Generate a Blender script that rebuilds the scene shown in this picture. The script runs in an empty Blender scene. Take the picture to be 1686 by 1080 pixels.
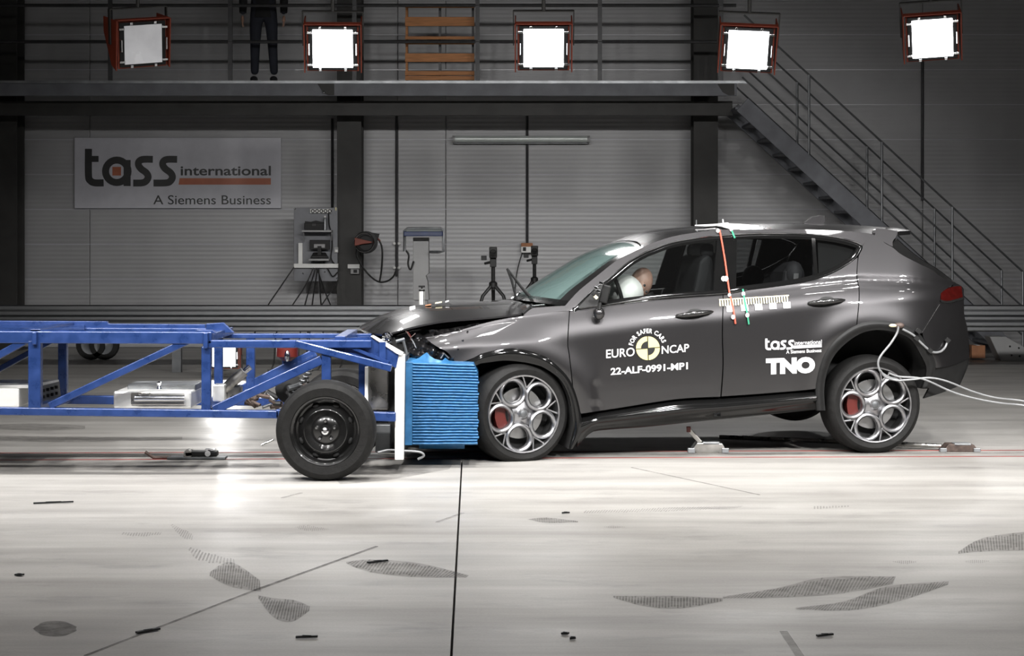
import bpy, bmesh, math, random
from mathutils import Vector, Matrix
random.seed(7)
S = bpy.context.scene
COL = S.collection

# ------------------------------------------------------------------ camera, world, exposure
F, CX, CY, H = 3200.0, 843.0, 391.0, 1.53          # focal length in px, horizon row, camera height (m)
cam_d = bpy.data.cameras.new('camera'); cam = bpy.data.objects.new('camera', cam_d); COL.objects.link(cam)
cam.location = (0, 0, H); cam.rotation_euler = (math.pi/2, 0, 0)
cam_d.sensor_width = 36; cam_d.lens = F/1686*36; cam_d.shift_y = -(540-CY)/1686
cam_d.clip_end = 200; S.camera = cam
W_ = bpy.data.worlds.new('world'); S.world = W_; W_.use_nodes = True
W_.node_tree.nodes['Background'].inputs[0].default_value = (0.55, 0.58, 0.65, 1)
W_.node_tree.nodes['Background'].inputs[1].default_value = 0.01
S.view_settings.view_transform = 'Standard'; S.view_settings.look = 'None'
S.view_settings.gamma = 1; S.view_settings.use_curve_mapping = False
S.view_settings.exposure = 0.0
E_FRONT, E_MID, E_OVER, E_BACK = 55, 16, 49, 14             # watts of each floodlight in the three rows

# ------------------------------------------------------------------ helpers
def P(px, py, Y):
    return Vector(((px-CX)*Y/F, Y, H-(py-CY)*Y/F))
def FP(px, py, z=0.0):
    Y = (H-z)*F/(py-CY); return Vector(((px-CX)*Y/F, Y, z))
def lerp(a, b, t): return a+(b-a)*t
def interp(x, pts):
    if x <= pts[0][0]: return pts[0][1]
    for (x0, y0), (x1, y1) in zip(pts, pts[1:]):
        if x <= x1: return y0+(y1-y0)*(x-x0)/(x1-x0)
    return pts[-1][1]
def smooth(pts, n=4):
    """Catmull-Rom through points (tuples of any length)"""
    out = []
    for i in range(len(pts)-1):
        p0 = pts[max(i-1, 0)]; p1 = pts[i]; p2 = pts[i+1]; p3 = pts[min(i+2, len(pts)-1)]
        for k in range(n):
            t = k/n
            out.append(tuple(0.5*((2*b)+(-a+c)*t+(2*a-5*b+4*c-d)*t*t+(-a+3*b-3*c+d)*t**3) for a, b, c, d in zip(p0, p1, p2, p3)))
    out.append(tuple(pts[-1])); return out
def resample(pts, n):
    d = [0]
    for a, b in zip(pts, pts[1:]): d.append(d[-1]+math.dist(a, b))
    out = []; j = 0
    for i in range(n+1):
        s = d[-1]*i/n
        while j < len(pts)-2 and d[j+1] < s: j += 1
        L = d[j+1]-d[j]; t = 0 if L == 0 else (s-d[j])/L
        out.append(tuple(lerp(a, b, min(max(t, 0), 1)) for a, b in zip(pts[j], pts[j+1])))
    return out

class MB:
    def __init__(s): s.v = []; s.f = []
    def add(s, vs, fs):
        o = len(s.v); s.v += [Vector(v) for v in vs]; s.f += [tuple(o+i for i in f) for f in fs]; return s
    def box(s, c, d, R=None):
        c = Vector(c); vs = []
        for z in (-.5, .5):
            for y in (-.5, .5):
                for x in (-.5, .5):
                    p = Vector((x*d[0], y*d[1], z*d[2])); vs.append(c+(R@p if R else p))
        return s.add(vs, [(0, 2, 3, 1), (4, 5, 7, 6), (0, 1, 5, 4), (2, 6, 7, 3), (0, 4, 6, 2), (1, 3, 7, 5)])
    def beam(s, p, q, w, h, up=(0, 0, 1)):
        p, q = Vector(p), Vector(q); d = (q-p); L = d.length; d.normalize(); up = Vector(up)
        if abs(d.dot(up)) > .98: up = Vector((0, 1, 0))
        sx = d.cross(up).normalized(); u = sx.cross(d)
        R = Matrix((d, sx, u)).transposed()
        return s.box((p+q)/2, (L, w, h), R)
    def tube(s, pts, r, n=8, cap=True):
        pts = [Vector(p) for p in pts]; rings = []; N = len(pts); ref = Vector((0, 0, 1)); pn = None
        for i, p in enumerate(pts):
            t = (pts[min(i+1, N-1)]-pts[max(i-1, 0)])
            t = t.normalized() if t.length > 1e-9 else Vector((1, 0, 0))
            if pn is None:
                pn = t.cross(ref) if abs(t.dot(ref)) < .95 else t.cross(Vector((1, 0, 0)))
            pn = (pn-t*pn.dot(t)).normalized(); b = t.cross(pn)
            rr = r[i] if isinstance(r, (list, tuple)) else r
            rings.append([p+(pn*math.cos(2*math.pi*k/n)+b*math.sin(2*math.pi*k/n))*rr for k in range(n)])
        vs = [v for g in rings for v in g]; fs = []
        for i in range(N-1):
            for k in range(n):
                fs.append((i*n+k, i*n+(k+1) % n, (i+1)*n+(k+1) % n, (i+1)*n+k))
        if cap: fs += [tuple(range(n))[::-1], tuple((N-1)*n+k for k in range(n))]
        return s.add(vs, fs)
    def lathe(s, c, ax, prof, n=32, close=False, a0=0.0, a1=2*math.pi):
        """prof: list of (radius, distance along axis)"""
        c = Vector(c); ax = Vector(ax).normalized(); u = ax.cross(Vector((0, 0, 1)))
        if u.length < .1: u = Vector((1, 0, 0))
        u.normalize(); w = ax.cross(u); full = abs(a1-a0-2*math.pi) < 1e-6
        m = n if full else n+1; vs = []; fs = []
        for r, a in prof:
            for k in range(m):
                an = a0+(a1-a0)*k/n
                vs.append(c+ax*a+(u*math.cos(an)+w*math.sin(an))*r)
        J = len(prof)
        for j in range(J if close else J-1):
            j2 = (j+1) % J
            for k in range(n):
                k2 = (k+1) % m
                fs.append((j*m+k, j*m+k2, j2*m+k2, j2*m+k))
        return s.add(vs, fs)
    def disc(s, c, ax, r, n=24, a=0.0): return s.lathe(c, ax, [(r, a), (1e-5, a)], n)
    def grid(s, rows):
        nu = len(rows[0]); vs = [v for r in rows for v in r]; fs = []
        for i in range(len(rows)-1):
            for j in range(nu-1):
                fs.append((i*nu+j, i*nu+j+1, (i+1)*nu+j+1, (i+1)*nu+j))
        return s.add(vs, fs)
    def prism(s, pts, off):
        pts = [Vector(p) for p in pts]; off = Vector(off); n = len(pts)
        fs = [tuple(range(n)), tuple(range(2*n-1, n-1, -1))]+[(i, i+n, (i+1) % n+n, (i+1) % n) for i in range(n)]
        return s.add(pts+[p+off for p in pts], fs)
    def ball(s, c, r, n=12, m=8, R=None):
        c = Vector(c); r = r if isinstance(r, (tuple, list)) else (r, r, r); rows = []
        for i in range(m+1):
            th = math.pi*i/m; row = []
            for k in range(n+1):
                ph = 2*math.pi*k/n
                p = Vector((math.sin(th)*math.cos(ph)*r[0], math.sin(th)*math.sin(ph)*r[1], math.cos(th)*r[2]))
                row.append(c+(R@p if R else p))
            rows.append(row)
        return s.grid(rows)

WL = {}
def wl(o): return WL.get(o.name, Vector((0, 0, 0)))
def props(o, label=None, cat=None, group=None, kind=None):
    if label: o['label'] = label
    if cat: o['category'] = cat
    if group: o['group'] = group
    if kind: o['kind'] = kind
    return o
def part(name, mb, mat, parent=None, smooth=False, bevel=0.0, label=None, cat=None, group=None, kind=None, fix=True, merge=True):
    lo = Vector([min(v[i] for v in mb.v) for i in range(3)]); hi = Vector([max(v[i] for v in mb.v) for i in range(3)])
    c = (lo+hi)/2; c.z = lo.z if parent is None else c.z
    me = bpy.data.meshes.new(name); me.from_pydata([tuple(v-c) for v in mb.v], [], mb.f)
    if fix:
        bm = bmesh.new(); bm.from_mesh(me)
        if merge: bmesh.ops.remove_doubles(bm, verts=bm.verts, dist=1e-5)
        bmesh.ops.recalc_face_normals(bm, faces=bm.faces); bm.to_mesh(me); bm.free()
    me.materials.append(mat)
    if smooth:
        me.polygons.foreach_set('use_smooth', [True]*len(me.polygons))
        try: me.set_sharp_from_angle(angle=math.radians(smooth if smooth is not True else 40))
        except Exception: pass
    o = bpy.data.objects.new(name, me); COL.objects.link(o)
    o.location = c-(wl(parent) if parent else Vector((0, 0, 0)))
    if parent: o.parent = parent
    WL[o.name] = c
    if bevel:
        b = o.modifiers.new('Bevel', 'BEVEL'); b.width = bevel; b.segments = 2; b.limit_method = 'ANGLE'
    return props(o, label, cat, group, kind)
def thing(name, loc, label=None, cat=None, group=None, kind=None):
    o = bpy.data.objects.new(name, None); COL.objects.link(o); o.location = loc; WL[o.name] = Vector(loc)
    o.empty_display_size = .1
    return props(o, label, cat, group, kind)

# ------------------------------------------------------------------ materials
def mat(name, col, rough=.5, metal=0.0, var=0.0, vscale=8.0, bump=0.0, bscale=60.0, coat=0.0, spec=.5, emit=None, estr=0, stretch=(1, 1, 1), alpha=1.0, rvar=0.0):
    m = bpy.data.materials.new(name); m.use_nodes = True; nt = m.node_tree; N = nt.nodes; L = nt.links
    b = N['Principled BSDF']; b.inputs['Base Color'].default_value = (*col, 1); b.inputs['Roughness'].default_value = rough
    b.inputs['Metallic'].default_value = metal; b.inputs['Coat Weight'].default_value = coat; b.inputs['Coat Roughness'].default_value = .03
    b.inputs['Specular IOR Level'].default_value = spec; b.inputs['Alpha'].default_value = alpha
    if emit: b.inputs['Emission Color'].default_value = (*emit, 1); b.inputs['Emission Strength'].default_value = estr
    tc = N.new('ShaderNodeTexCoord'); mp = N.new('ShaderNodeMapping'); mp.inputs['Scale'].default_value = stretch
    L.new(tc.outputs['Object'], mp.inputs[0])
    if var or rvar:
        n = N.new('ShaderNodeTexNoise'); n.inputs['Scale'].default_value = vscale; n.inputs['Detail'].default_value = 6; L.new(mp.outputs[0], n.inputs[0])
        if var:
            r = N.new('ShaderNodeValToRGB'); r.color_ramp.elements[0].position = .3; r.color_ramp.elements[1].position = .72
            r.color_ramp.elements[0].color = (*[c*(1-var) for c in col], 1); r.color_ramp.elements[1].color = (*[min(1, c*(1+var)) for c in col], 1)
            L.new(n.outputs[0], r.inputs[0]); L.new(r.outputs[0], b.inputs['Base Color'])
        if rvar:
            q = N.new('ShaderNodeMapRange'); q.inputs[1].default_value = .3; q.inputs[2].default_value = .7
            q.inputs[3].default_value = max(.02, rough-rvar); q.inputs[4].default_value = min(1, rough+rvar)
            L.new(n.outputs[0], q.inputs[0]); L.new(q.outputs[0], b.inputs['Roughness'])
    if bump:
        n2 = N.new('ShaderNodeTexNoise'); n2.inputs['Scale'].default_value = bscale; n2.inputs['Detail'].default_value = 4; L.new(mp.outputs[0], n2.inputs[0])
        bp = N.new('ShaderNodeBump'); bp.inputs['Strength'].default_value = bump; bp.inputs['Distance'].default_value = .01
        L.new(n2.outputs[0], bp.inputs['Height']); L.new(bp.outputs[0], b.inputs['Normal'])
    return m
M = {}
M['paint'] = mat('grey_car_paint', (.040, .0385, .040), .38, .80, var=.05, vscale=300, coat=1.0)
M['gloss_black'] = mat('gloss_black', (.012, .012, .012), .22, 0, var=.1, coat=.6)
M['black_plastic'] = mat('black_plastic', (.011, .011, .011), .5, 0, var=.2, vscale=20, spec=.25)
M['dark_inner'] = mat('dark_underbody', (.008, .008, .008), .8, 0, var=.3)
M['rubber'] = mat('tyre_rubber', (.011, .0108, .0105), .66, 0, var=.25, vscale=30, bump=.2, bscale=80, spec=.22)
M['chrome'] = mat('chrome', (.75, .76, .78), .12, 1.0, rvar=.05)
M['alloy'] = mat('alloy_wheel', (.36, .36, .37), .34, 1.0, rvar=.06, vscale=30)
M['alloy_dark'] = mat('dark_wheel_barrel', (.05, .05, .05), .4, .6, var=.2)
M['steel_black'] = mat('black_steel_wheel', (.012, .012, .012), .25, .2, var=.2, coat=.5)
M['caliper'] = mat('red_caliper', (.09, .010, .007), .4, 0, var=.15)
M['disc'] = mat('brake_disc', (.33, .33, .33), .35, 1.0, rvar=.1)
M['white'] = mat('white_print', (.70, .70, .70), .5, 0, var=.03)
M['cream'] = mat('cream_print', (.70, .62, .27), .5, 0, var=.03)
M['black_print'] = mat('black_print', (.012, .012, .012), .45, 0, var=.1)
M['yellowish'] = mat('ruler_print', (.85, .78, .5), .5, 0, var=.1)
M['blue'] = mat('blue_steel_paint', (.016, .044, .165), .33, .1, var=.22, vscale=14, coat=.3, rvar=.1)
M['honey'] = mat('blue_honeycomb', (.028, .135, .30), .42, .15, var=.2, vscale=25, rvar=.1)
M['white_plate'] = mat('white_plate_edge', (.85, .84, .80), .45, 0, var=.06, vscale=12)
M['steel'] = mat('bare_steel', (.45, .44, .42), .32, 1.0, var=.3, vscale=9, rvar=.12)
M['galv'] = mat('galvanised_steel', (.30, .31, .32), .42, .85, var=.25, vscale=6, rvar=.12)
M['galv_dark'] = mat('dull_galvanised', (.12, .125, .13), .5, .6, var=.25, vscale=6)
M['alu'] = mat('aluminium_box', (.78, .78, .76), .38, .6, var=.12, vscale=10, rvar=.1)
M['column'] = mat('dark_column_steel', (.022, .021, .019), .6, 0, var=.25, vscale=5)
M['stair'] = mat('grey_stair_steel', (.13, .135, .15), .55, .2, var=.2, vscale=5)
M['rail_dark'] = mat('dark_handrail', (.05, .05, .052), .45, .4, var=.2)
M['deckface'] = mat('walkway_fascia', (.13, .135, .15), .6, 0, var=.2, vscale=4)
M['orange'] = mat('orange_housing', (.17, .026, .010), .55, 0, var=.15)
M['wood_orange'] = mat('orange_wood', (.48, .20, .065), .6, 0, var=.25, vscale=7, stretch=(.6, 1, 9))
M['lamp_on'] = mat('lit_lamp_glass', (.9, .9, .9), .2, 0, emit=(.95, .97, 1.0), estr=7)
M['lamp_hot'] = mat('overhead_lamp_glass', (.9, .9, .9), .2, 0, emit=(1, .98, .96), estr=30)
M['piano'] = mat('piano_black', (.006, .006, .006), .07, 0, var=.1, spec=.4)
M['rail_steel'] = mat('guard_rail_steel', (.20, .205, .21), .32, .9, var=.06, vscale=2)
M['lamp_off'] = mat('unlit_lamp_glass', (.85, .86, .90), .22, 0, var=.12, vscale=3, rvar=.08)
M['tube_glass'] = mat('tube_cover', (.62, .66, .64), .25, .2, var=.08, vscale=3)
M['board'] = mat('grey_board', (.17, .175, .19), .5, 0, var=.08)
M['sign'] = mat('sign_board', (.52, .52, .56), .22, 0, var=.04)
M['sign_ink'] = mat('sign_ink', (.02, .02, .02), .35, 0, var=.1)
M['sign_orange'] = mat('sign_orange', (.38, .11, .05), .35, 0, var=.08)
M['blue_dark'] = mat('navy_tray', (.02, .035, .10), .35, 0, var=.2)
M['grey_cab'] = mat('grey_cabinet', (.29, .29, .29), .5, 0, var=.08, vscale=4)
M['white_box'] = mat('white_plastic', (.72, .72, .70), .4, 0, var=.05)
M['red_tape'] = mat('red_tape', (.62, .10, .06), .5, 0, var=.1)
M['green_tape'] = mat('green_tape', (.05, .34, .20), .5, 0, var=.1)
M['red_line'] = mat('red_floor_line', (.26, .045, .035), .5, 0, var=.35, vscale=4)
M['skin_dummy'] = mat('dummy_skin', (.33, .20, .155), .5, 0, var=.12, vscale=20)
M['airbag'] = mat('airbag_cloth', (.78, .78, .76), .75, 0, var=.06, bump=.3, bscale=25)
M['seat'] = mat('dark_seat', (.010, .010, .011), .7, 0, var=.2, vscale=15, spec=.2)
M['seat_grey'] = mat('grey_child_seat', (.07, .07, .075), .7, 0, var=.2, vscale=15)
M['trim_inner'] = mat('interior_trim', (.035, .034, .034), .6, 0, var=.2)
M['tail_red'] = mat('tail_light_red', (.035, .003, .0025), .12, 0, var=.3, vscale=40, coat=1)
M['cable'] = mat('black_cable', (.012, .012, .012), .5, 0, var=.1)
M['cable_grey'] = mat('grey_cable', (.24, .245, .25), .35, .2, var=.12)
M['denim'] = mat('dark_jeans', (.018, .02, .03), .85, 0, var=.2)
M['shirt'] = mat('dark_jacket', (.012, .012, .013), .85, 0, var=.2)
M['shoe'] = mat('dark_shoe', (.02, .02, .022), .6, 0, var=.2)
M['skin'] = mat('skin', (.42, .25, .18), .55, 0, var=.08)
M['hair'] = mat('dark_hair', (.02, .015, .012), .7, 0, var=.2)
M['rust'] = mat('rusty_metal', (.09, .065, .055), .6, .4, var=.4, vscale=25)
M['debris'] = mat('black_debris', (.012, .014, .014), .5, 0, var=.1)
M['ceiling'] = mat('dark_ceiling', (.03, .03, .032), .8, 0, var=.2, vscale=2)
M['cardboard'] = mat('cardboard', (.30, .13, .06), .7, 0, var=.2)

def glass_mat(name, tint, mix, rough=.02):
    """thin pane: tinted see-through with a mirror coat"""
    m = bpy.data.materials.new(name); m.use_nodes = True; nt = m.node_tree; N = nt.nodes; L = nt.links
    for n in list(N):
        if n.type != 'OUTPUT_MATERIAL': N.remove(n)
    out = [n for n in N if n.type == 'OUTPUT_MATERIAL'][0]
    tr = N.new('ShaderNodeBsdfTransparent'); tr.inputs[0].default_value = (*tint, 1)
    gl = N.new('ShaderNodeBsdfGlossy'); gl.inputs['Roughness'].default_value = rough
    df = N.new('ShaderNodeBsdfDiffuse'); df.inputs[0].default_value = (*mix[1], 1)
    fr = N.new('ShaderNodeFresnel'); fr.inputs[0].default_value = 1.45
    a = N.new('ShaderNodeMixShader'); a.inputs[0].default_value = mix[0]; b = N.new('ShaderNodeMixShader')
    L.new(tr.outputs[0], a.inputs[1]); L.new(df.outputs[0], a.inputs[2])
    L.new(fr.outputs[0], b.inputs[0]); L.new(a.outputs[0], b.inputs[1]); L.new(gl.outputs[0], b.inputs[2]); L.new(b.outputs[0], out.inputs[0])
    return m
M['glass'] = glass_mat('side_glass', (.75, .78, .77), (.02, (.1, .1, .1)))
M['glass_dark'] = glass_mat('tinted_glass', (.42, .43, .43), (.02, (.05, .05, .05)))
M['windshield'] = glass_mat('cracked_windshield', (.30, .38, .36), (.68, (.145, .215, .205)), .08)
M['smear'] = glass_mat('tyre_smear', (.9, .9, .9), (.42, (.09, .085, .085)), .5)
M['smear_light'] = glass_mat('faint_smear', (.95, .95, .95), (.24, (.10, .095, .09)), .5)
for k in ('smear', 'smear_light'):
    nt = M[k].node_tree; mixes = [n for n in nt.nodes if n.type == 'MIX_SHADER']
    out = [n for n in nt.nodes if n.type == 'OUTPUT_MATERIAL'][0]
    base = [n for n in mixes if not n.inputs[0].is_linked][0]
    nt.links.new(base.outputs[0], out.inputs[0])
    ge = nt.nodes.new('ShaderNodeNewGeometry'); no = nt.nodes.new('ShaderNodeTexNoise'); no.inputs['Scale'].default_value = 9; no.inputs['Detail'].default_value = 8; no.inputs['Roughness'].default_value = .7
    mr = nt.nodes.new('ShaderNodeMapRange'); mr.inputs[1].default_value = .35; mr.inputs[2].default_value = .65; f0 = base.inputs[0].default_value; mr.inputs[3].default_value = f0*.25; mr.inputs[4].default_value = f0*1.2
    nt.links.new(ge.outputs['Position'], no.inputs[0]); nt.links.new(no.outputs[0], mr.inputs[0]); nt.links.new(mr.outputs[0], base.inputs[0])

def concrete():
    m = bpy.data.materials.new('polished_concrete'); m.use_nodes = True; nt = m.node_tree; N = nt.nodes; L = nt.links
    b = N['Principled BSDF']; geo = N.new('ShaderNodeNewGeometry')
    def noise(scale, stretch, detail=6, rough=.6):
        mp = N.new('ShaderNodeMapping'); mp.inputs['Scale'].default_value = stretch; L.new(geo.outputs['Position'], mp.inputs[0])
        n = N.new('ShaderNodeTexNoise'); n.inputs['Scale'].default_value = scale; n.inputs['Detail'].default_value = detail; n.inputs['Roughness'].default_value = rough
        L.new(mp.outputs[0], n.inputs[0]); return n
    def ramp(n, a, c0, e, c1):
        r = N.new('ShaderNodeValToRGB'); r.color_ramp.elements[0].position = a; r.color_ramp.elements[1].position = e
        r.color_ramp.elements[0].color = (*c0, 1); r.color_ramp.elements[1].color = (*c1, 1); L.new(n.outputs[0], r.inputs[0]); return r
    def mul(a, b_):
        x = N.new('ShaderNodeMix'); x.data_type = 'RGBA'; x.blend_type = 'MULTIPLY'; x.inputs[0].default_value = 1
        L.new(a.outputs[0] if a.bl_idname != 'ShaderNodeMix' else a.outputs[2], x.inputs[6]); L.new(b_.outputs[0], x.inputs[7]); return x
    big = ramp(noise(.55, (1, 1, 1)), .3, (.33, .315, .295), .7, (.46, .445, .42))
    streak = ramp(noise(1.6, (.22, 2.2, 1), 8), .30, (.66, .655, .65), .62, (1, 1, 1))
    spots = ramp(noise(2.4, (.6, 1.3, 1), 8, .7), .28, (.70, .70, .71), .45, (1, 1, 1))
    fine = ramp(noise(90, (1, 1, 1), 2), .3, (.88, .88, .88), .7, (1, 1, 1))
    c = mul(mul(mul(big, streak), spots), fine); L.new(c.outputs[2], b.inputs['Base Color'])
    rr = ramp(noise(1.3, (.4, 1.2, 1), 6), .3, (.38,)*3, .7, (.56,)*3); L.new(rr.outputs[0], b.inputs['Roughness'])
    bp = N.new('ShaderNodeBump'); bp.inputs['Strength'].default_value = .10; bp.inputs['Distance'].default_value = .004
    L.new(noise(45, (1, 1, 1), 3).outputs[0], bp.inputs['Height']); L.new(bp.outputs[0], b.inputs['Normal'])
    b.inputs['Specular IOR Level'].default_value = .45
    return m
M['concrete'] = concrete()
def cladding(name, col):
    """ribbed sheet-metal wall panel: fine horizontal ribs as relief, mild soiling"""
    m = mat(name, col, .5, .25, var=.10, vscale=1.2, rvar=.06); nt = m.node_tree; N = nt.nodes; L = nt.links
    tc = N.new('ShaderNodeNewGeometry'); w = N.new('ShaderNodeTexWave'); w.wave_type = 'BANDS'; w.bands_direction = 'Z'; w.wave_profile = 'SIN'
    w.inputs['Scale'].default_value = 5.2; w.inputs['Distortion'].default_value = .25; w.inputs['Detail'].default_value = 1
    L.new(tc.outputs['Position'], w.inputs[0]); bp = N.new('ShaderNodeBump'); bp.inputs['Strength'].default_value = .16; bp.inputs['Distance'].default_value = .012
    L.new(w.outputs[1], bp.inputs['Height']); L.new(bp.outputs[0], N['Principled BSDF'].inputs['Normal']); return m
M['clad'] = cladding('ribbed_wall_cladding', (.335, .335, .34))

# ------------------------------------------------------------------ floodlights (the light of the place)
def floodlight(c, aim, lit, watts, label, group, roll=0.0, hang=None, spread=150, detail=True, stand=False, k=1.0):
    c = Vector(c); d = (Vector(aim)-c).normalized()
    sx = d.cross(Vector((0, 0, 1)))
    if sx.length < .05: sx = Vector((1, 0, 0))
    sx.normalize(); up = sx.cross(d)
    Rr = Matrix.Rotation(roll, 3, d); sx = Rr@sx; up = Rr@up
    def g(x, y, z): return c+(sx*x+up*y+d*z)*k          # x right, y up, z out of the face
    t = thing('floodlight', c, label, 'floodlight', group)
    mb = MB()
    a, bk = .27, .17
    fr = [g(-a, -a*.92, 0), g(a, -a*.92, 0), g(a, a*.92, 0), g(-a, a*.92, 0)]
    ba = [g(-bk, -bk, -.30), g(bk, -bk, -.30), g(bk, bk, -.30), g(-bk, bk, -.30)]
    mb.add(fr+ba, [(4, 5, 6, 7), (0, 1, 5, 4), (1, 2, 6, 5), (2, 3, 7, 6), (3, 0, 4, 7), (3, 2, 1, 0)])
    part('housing', mb, M['orange'], t, bevel=.008)
    R = Matrix((sx, d, up)).transposed()
    mb = MB().box(g(0, 0, .012), tuple(q*k for q in (.50, .02, .46)), R); part('face_frame', mb, M['black_plastic'], t, bevel=.004)
    mb = MB().box(g(0, 0, .030), tuple(q*k for q in (.41, .012, .40)), R); part('glass_pane', mb, (M['lamp_on'] if detail else M['lamp_hot']) if lit else M['lamp_off'], t, bevel=.003)
    # hood plate over the face and side wings in orange
    mb = MB().box(g(0, .262, .02), tuple(q*k for q in (.57, .09, .010)), R); part('top_visor', mb, M['orange'], t)
    for s in (-1, 1):
        mb = MB().add([g(s*.285, .26, .06), g(s*.285, -.26, .02), g(s*.285, -.22, -.10), g(s*.285, .10, -.30), g(s*.285, .26, -.30),
                       g(s*.297, .26, .06), g(s*.297, -.26, .02), g(s*.297, -.22, -.10), g(s*.297, .10, -.30), g(s*.297, .26, -.30)],
                      [(0, 1, 2, 3, 4), (9, 8, 7, 6, 5)]+[(i, i+5, (i+1) % 5+5, (i+1) % 5) for i in range(5)])
        part('side_wing', mb, M['orange'], t)
        if detail:
            mb = MB().tube([g(s*.245, .06, .03), g(s*.245, .06, .06), g(s*.245, -.06, .06), g(s*.245, -.06, .03)], .008, 6)
            part('grab_handle', mb, M['chrome'], t, smooth=True)
    if detail:
        for (x, y, w, h) in ((-.235, .17, .055, .024), (.235, .17, .055, .024), (-.235, -.17, .055, .024), (.235, -.17, .055, .024),
                             (-.13, .222, .03, .03), (.13, .222, .03, .03), (-.13, -.222, .03, .03), (.13, -.222, .03, .03)):
            part('clip', MB().box(g(x, y, .035), tuple(q*k for q in (w, .03, h)), R), M['chrome'], t, bevel=.004)
    # yoke
    mb = MB()
    for s in (-1, 1): mb.beam(g(s*.31, 0, -.10), g(s*.31, .36 if not stand else -.36, -.10), .012, .05, d)
    mb.beam(g(-.31, .36 if not stand else -.36, -.10), g(.31, .36 if not stand else -.36, -.10), .012, .05, d)
    part('yoke', mb, M['column'], t)
    if stand:
        for s in (-1, 1): part('foot', MB().beam(g(s*.31, -.36, -.10), Vector((g(s*.31, -.36, -.1).x, g(s*.31, -.36, -.1).y, .015)), .03, .03).box(Vector((g(s*.31, -.36, -.1).x, g(s*.31, -.36, -.1).y, .008)), (.05, .35, .016)), M['column'], t)
    if hang:
        top = g(0, .36, -.10); part('hanger_pole', MB().tube([top, Vector((top.x, top.y, hang))], .02, 8), M['column'], t, smooth=True)
    if lit and watts:
        ld = bpy.data.lights.new('flood_beam', 'AREA'); ld.shape = 'SQUARE'; ld.size = .40*k; ld.energy = watts; ld.spread = math.radians(spread)
        ld.color = (1.0, .985, .97)
        lo = bpy.data.objects.new('flood_beam', ld); COL.objects.link(lo); lo.parent = t
        lo.location = g(0, 0, .045)-c; lo.rotation_euler = (-d).to_track_quat('Z', 'Y').to_euler()
    return t
CEIL = 9.0
YB = 20.0
LOWER = 3.3
lamp_px = [(548, 79, True), (895, 78, True), (1231, 81, True), (1535, 62, True)]
lamp_txt = ['above the navy pallet side, left of the slatted wooden pallets', 'right of the slatted wooden pallets', 'at the head of the staircase', 'rightmost, above the staircase wall']
lab = ['lit white floodlight hanging just left of the slatted orange pallets', 'lit white floodlight hanging just right of the slatted orange pallets',
       'lit white floodlight hanging in front of the head of the stairs', 'rightmost lit floodlight hanging above the stair handrails']
for (px, py, on), l_, rl in zip(lamp_px, lab, (0, 0, -.05, .06)):
    c = P(px, py, YB); floodlight(c, (c.x*.75, 11.5, .2), on, E_BACK, l_, 'floodlights hanging over the walkway side', roll=rl, hang=CEIL, spread=120)
c = P(234, 72, YB); floodlight(c, (c.x*.35+3.2, 11.5, 1.0), False, 0, 'unlit grey floodlight with orange housing at the far left', 'floodlights hanging over the walkway side', roll=.12, hang=CEIL)
ORD = ['leftmost', 'second', 'third', 'fourth', 'fifth', 'sixth', 'rightmost']
for i in range(7):
    x = -5.0+2.25*i
    floodlight((x, 6.8, 5.6), (x*.42, 16.3, 0), True, E_FRONT, ORD[i]+' overhead floodlight from the left in the row above the near floor', 'overhead floodlights above the near floor', hang=CEIL, spread=60, detail=False)
    floodlight((x+.9, 10.0, 7.7), (x*.9+.8, 9.7, 0), True, E_MID, ORD[i]+' overhead floodlight from the left in the middle row', 'overhead floodlights of the middle row', hang=CEIL, spread=90, detail=False)
    x = -6.6+2.25*i
    floodlight((x, 12.0, 7.4), (x*.97, 11.7, 0), True, E_OVER, ORD[i]+' overhead floodlight from the left in the row above the car', 'overhead floodlights above the car', hang=CEIL, spread=64, detail=False)

# ------------------------------------------------------------------ hall shell
YW, XL, XR, YF = 27.0, -11.0, 11.0, -4.0
def slab(name, pts, th=.12, parent=None):
    return part(name, MB().prism([(p[0], p[1], 0) for p in pts], (0, 0, -th)), M['concrete'], parent)
floor = part('floor', MB().box((0, (YW+YF)/2, -.22), (XR-XL, YW-YF, .2)), M['dark_inner'], kind='structure', label='polished grey concrete hall floor with tyre smears', )
j0, j1 = FP(743, 1080), FP(760, 768); dj = (j1-j0)/(j1.y-j0.y)
def jx(y): return j0.x+dj.x*(y-j0.y)
YT = 13.62
slab('concrete_slab', [(XL, YF), (jx(YF)-.005, YF), (jx(13.3)-.005, 13.3), (XL, 13.3)], parent=floor)
slab('concrete_slab', [(jx(YF)+.005, YF), (XR, YF), (XR, 13.3), (jx(13.3)+.005, 13.3)], parent=floor)
slab('concrete_slab', [(XL, 13.3), (XR, 13.3), (XR, YW), (XL, YW)], parent=floor)
def strip(name, a, b, w, m, z=.003, parent=floor):
    a, b = Vector(a), Vector(b); d = (b-a).normalized(); s = Vector((-d.y, d.x, 0))*w/2
    return part(name, MB().prism([a-s+Vector((0, 0, z)), b-s+Vector((0, 0, z)), b+s+Vector((0, 0, z)), a+s+Vector((0, 0, z))], (0, 0, -.004)), m, parent)
def ext(a, b):
    d = b-a; return a-d*.15, b+d*.15
strip('red_guide_line', *ext(FP(0, 757.5), FP(1686, 751.5)), .02, M['red_line'])
strip('red_guide_line', *ext(FP(0, 746), FP(1686, 741.5)), .02, M['red_line'])
strip('track_slot', *ext(FP(0, 752), FP(1686, 746)), .10, M['smear_light'], z=.002)
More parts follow.
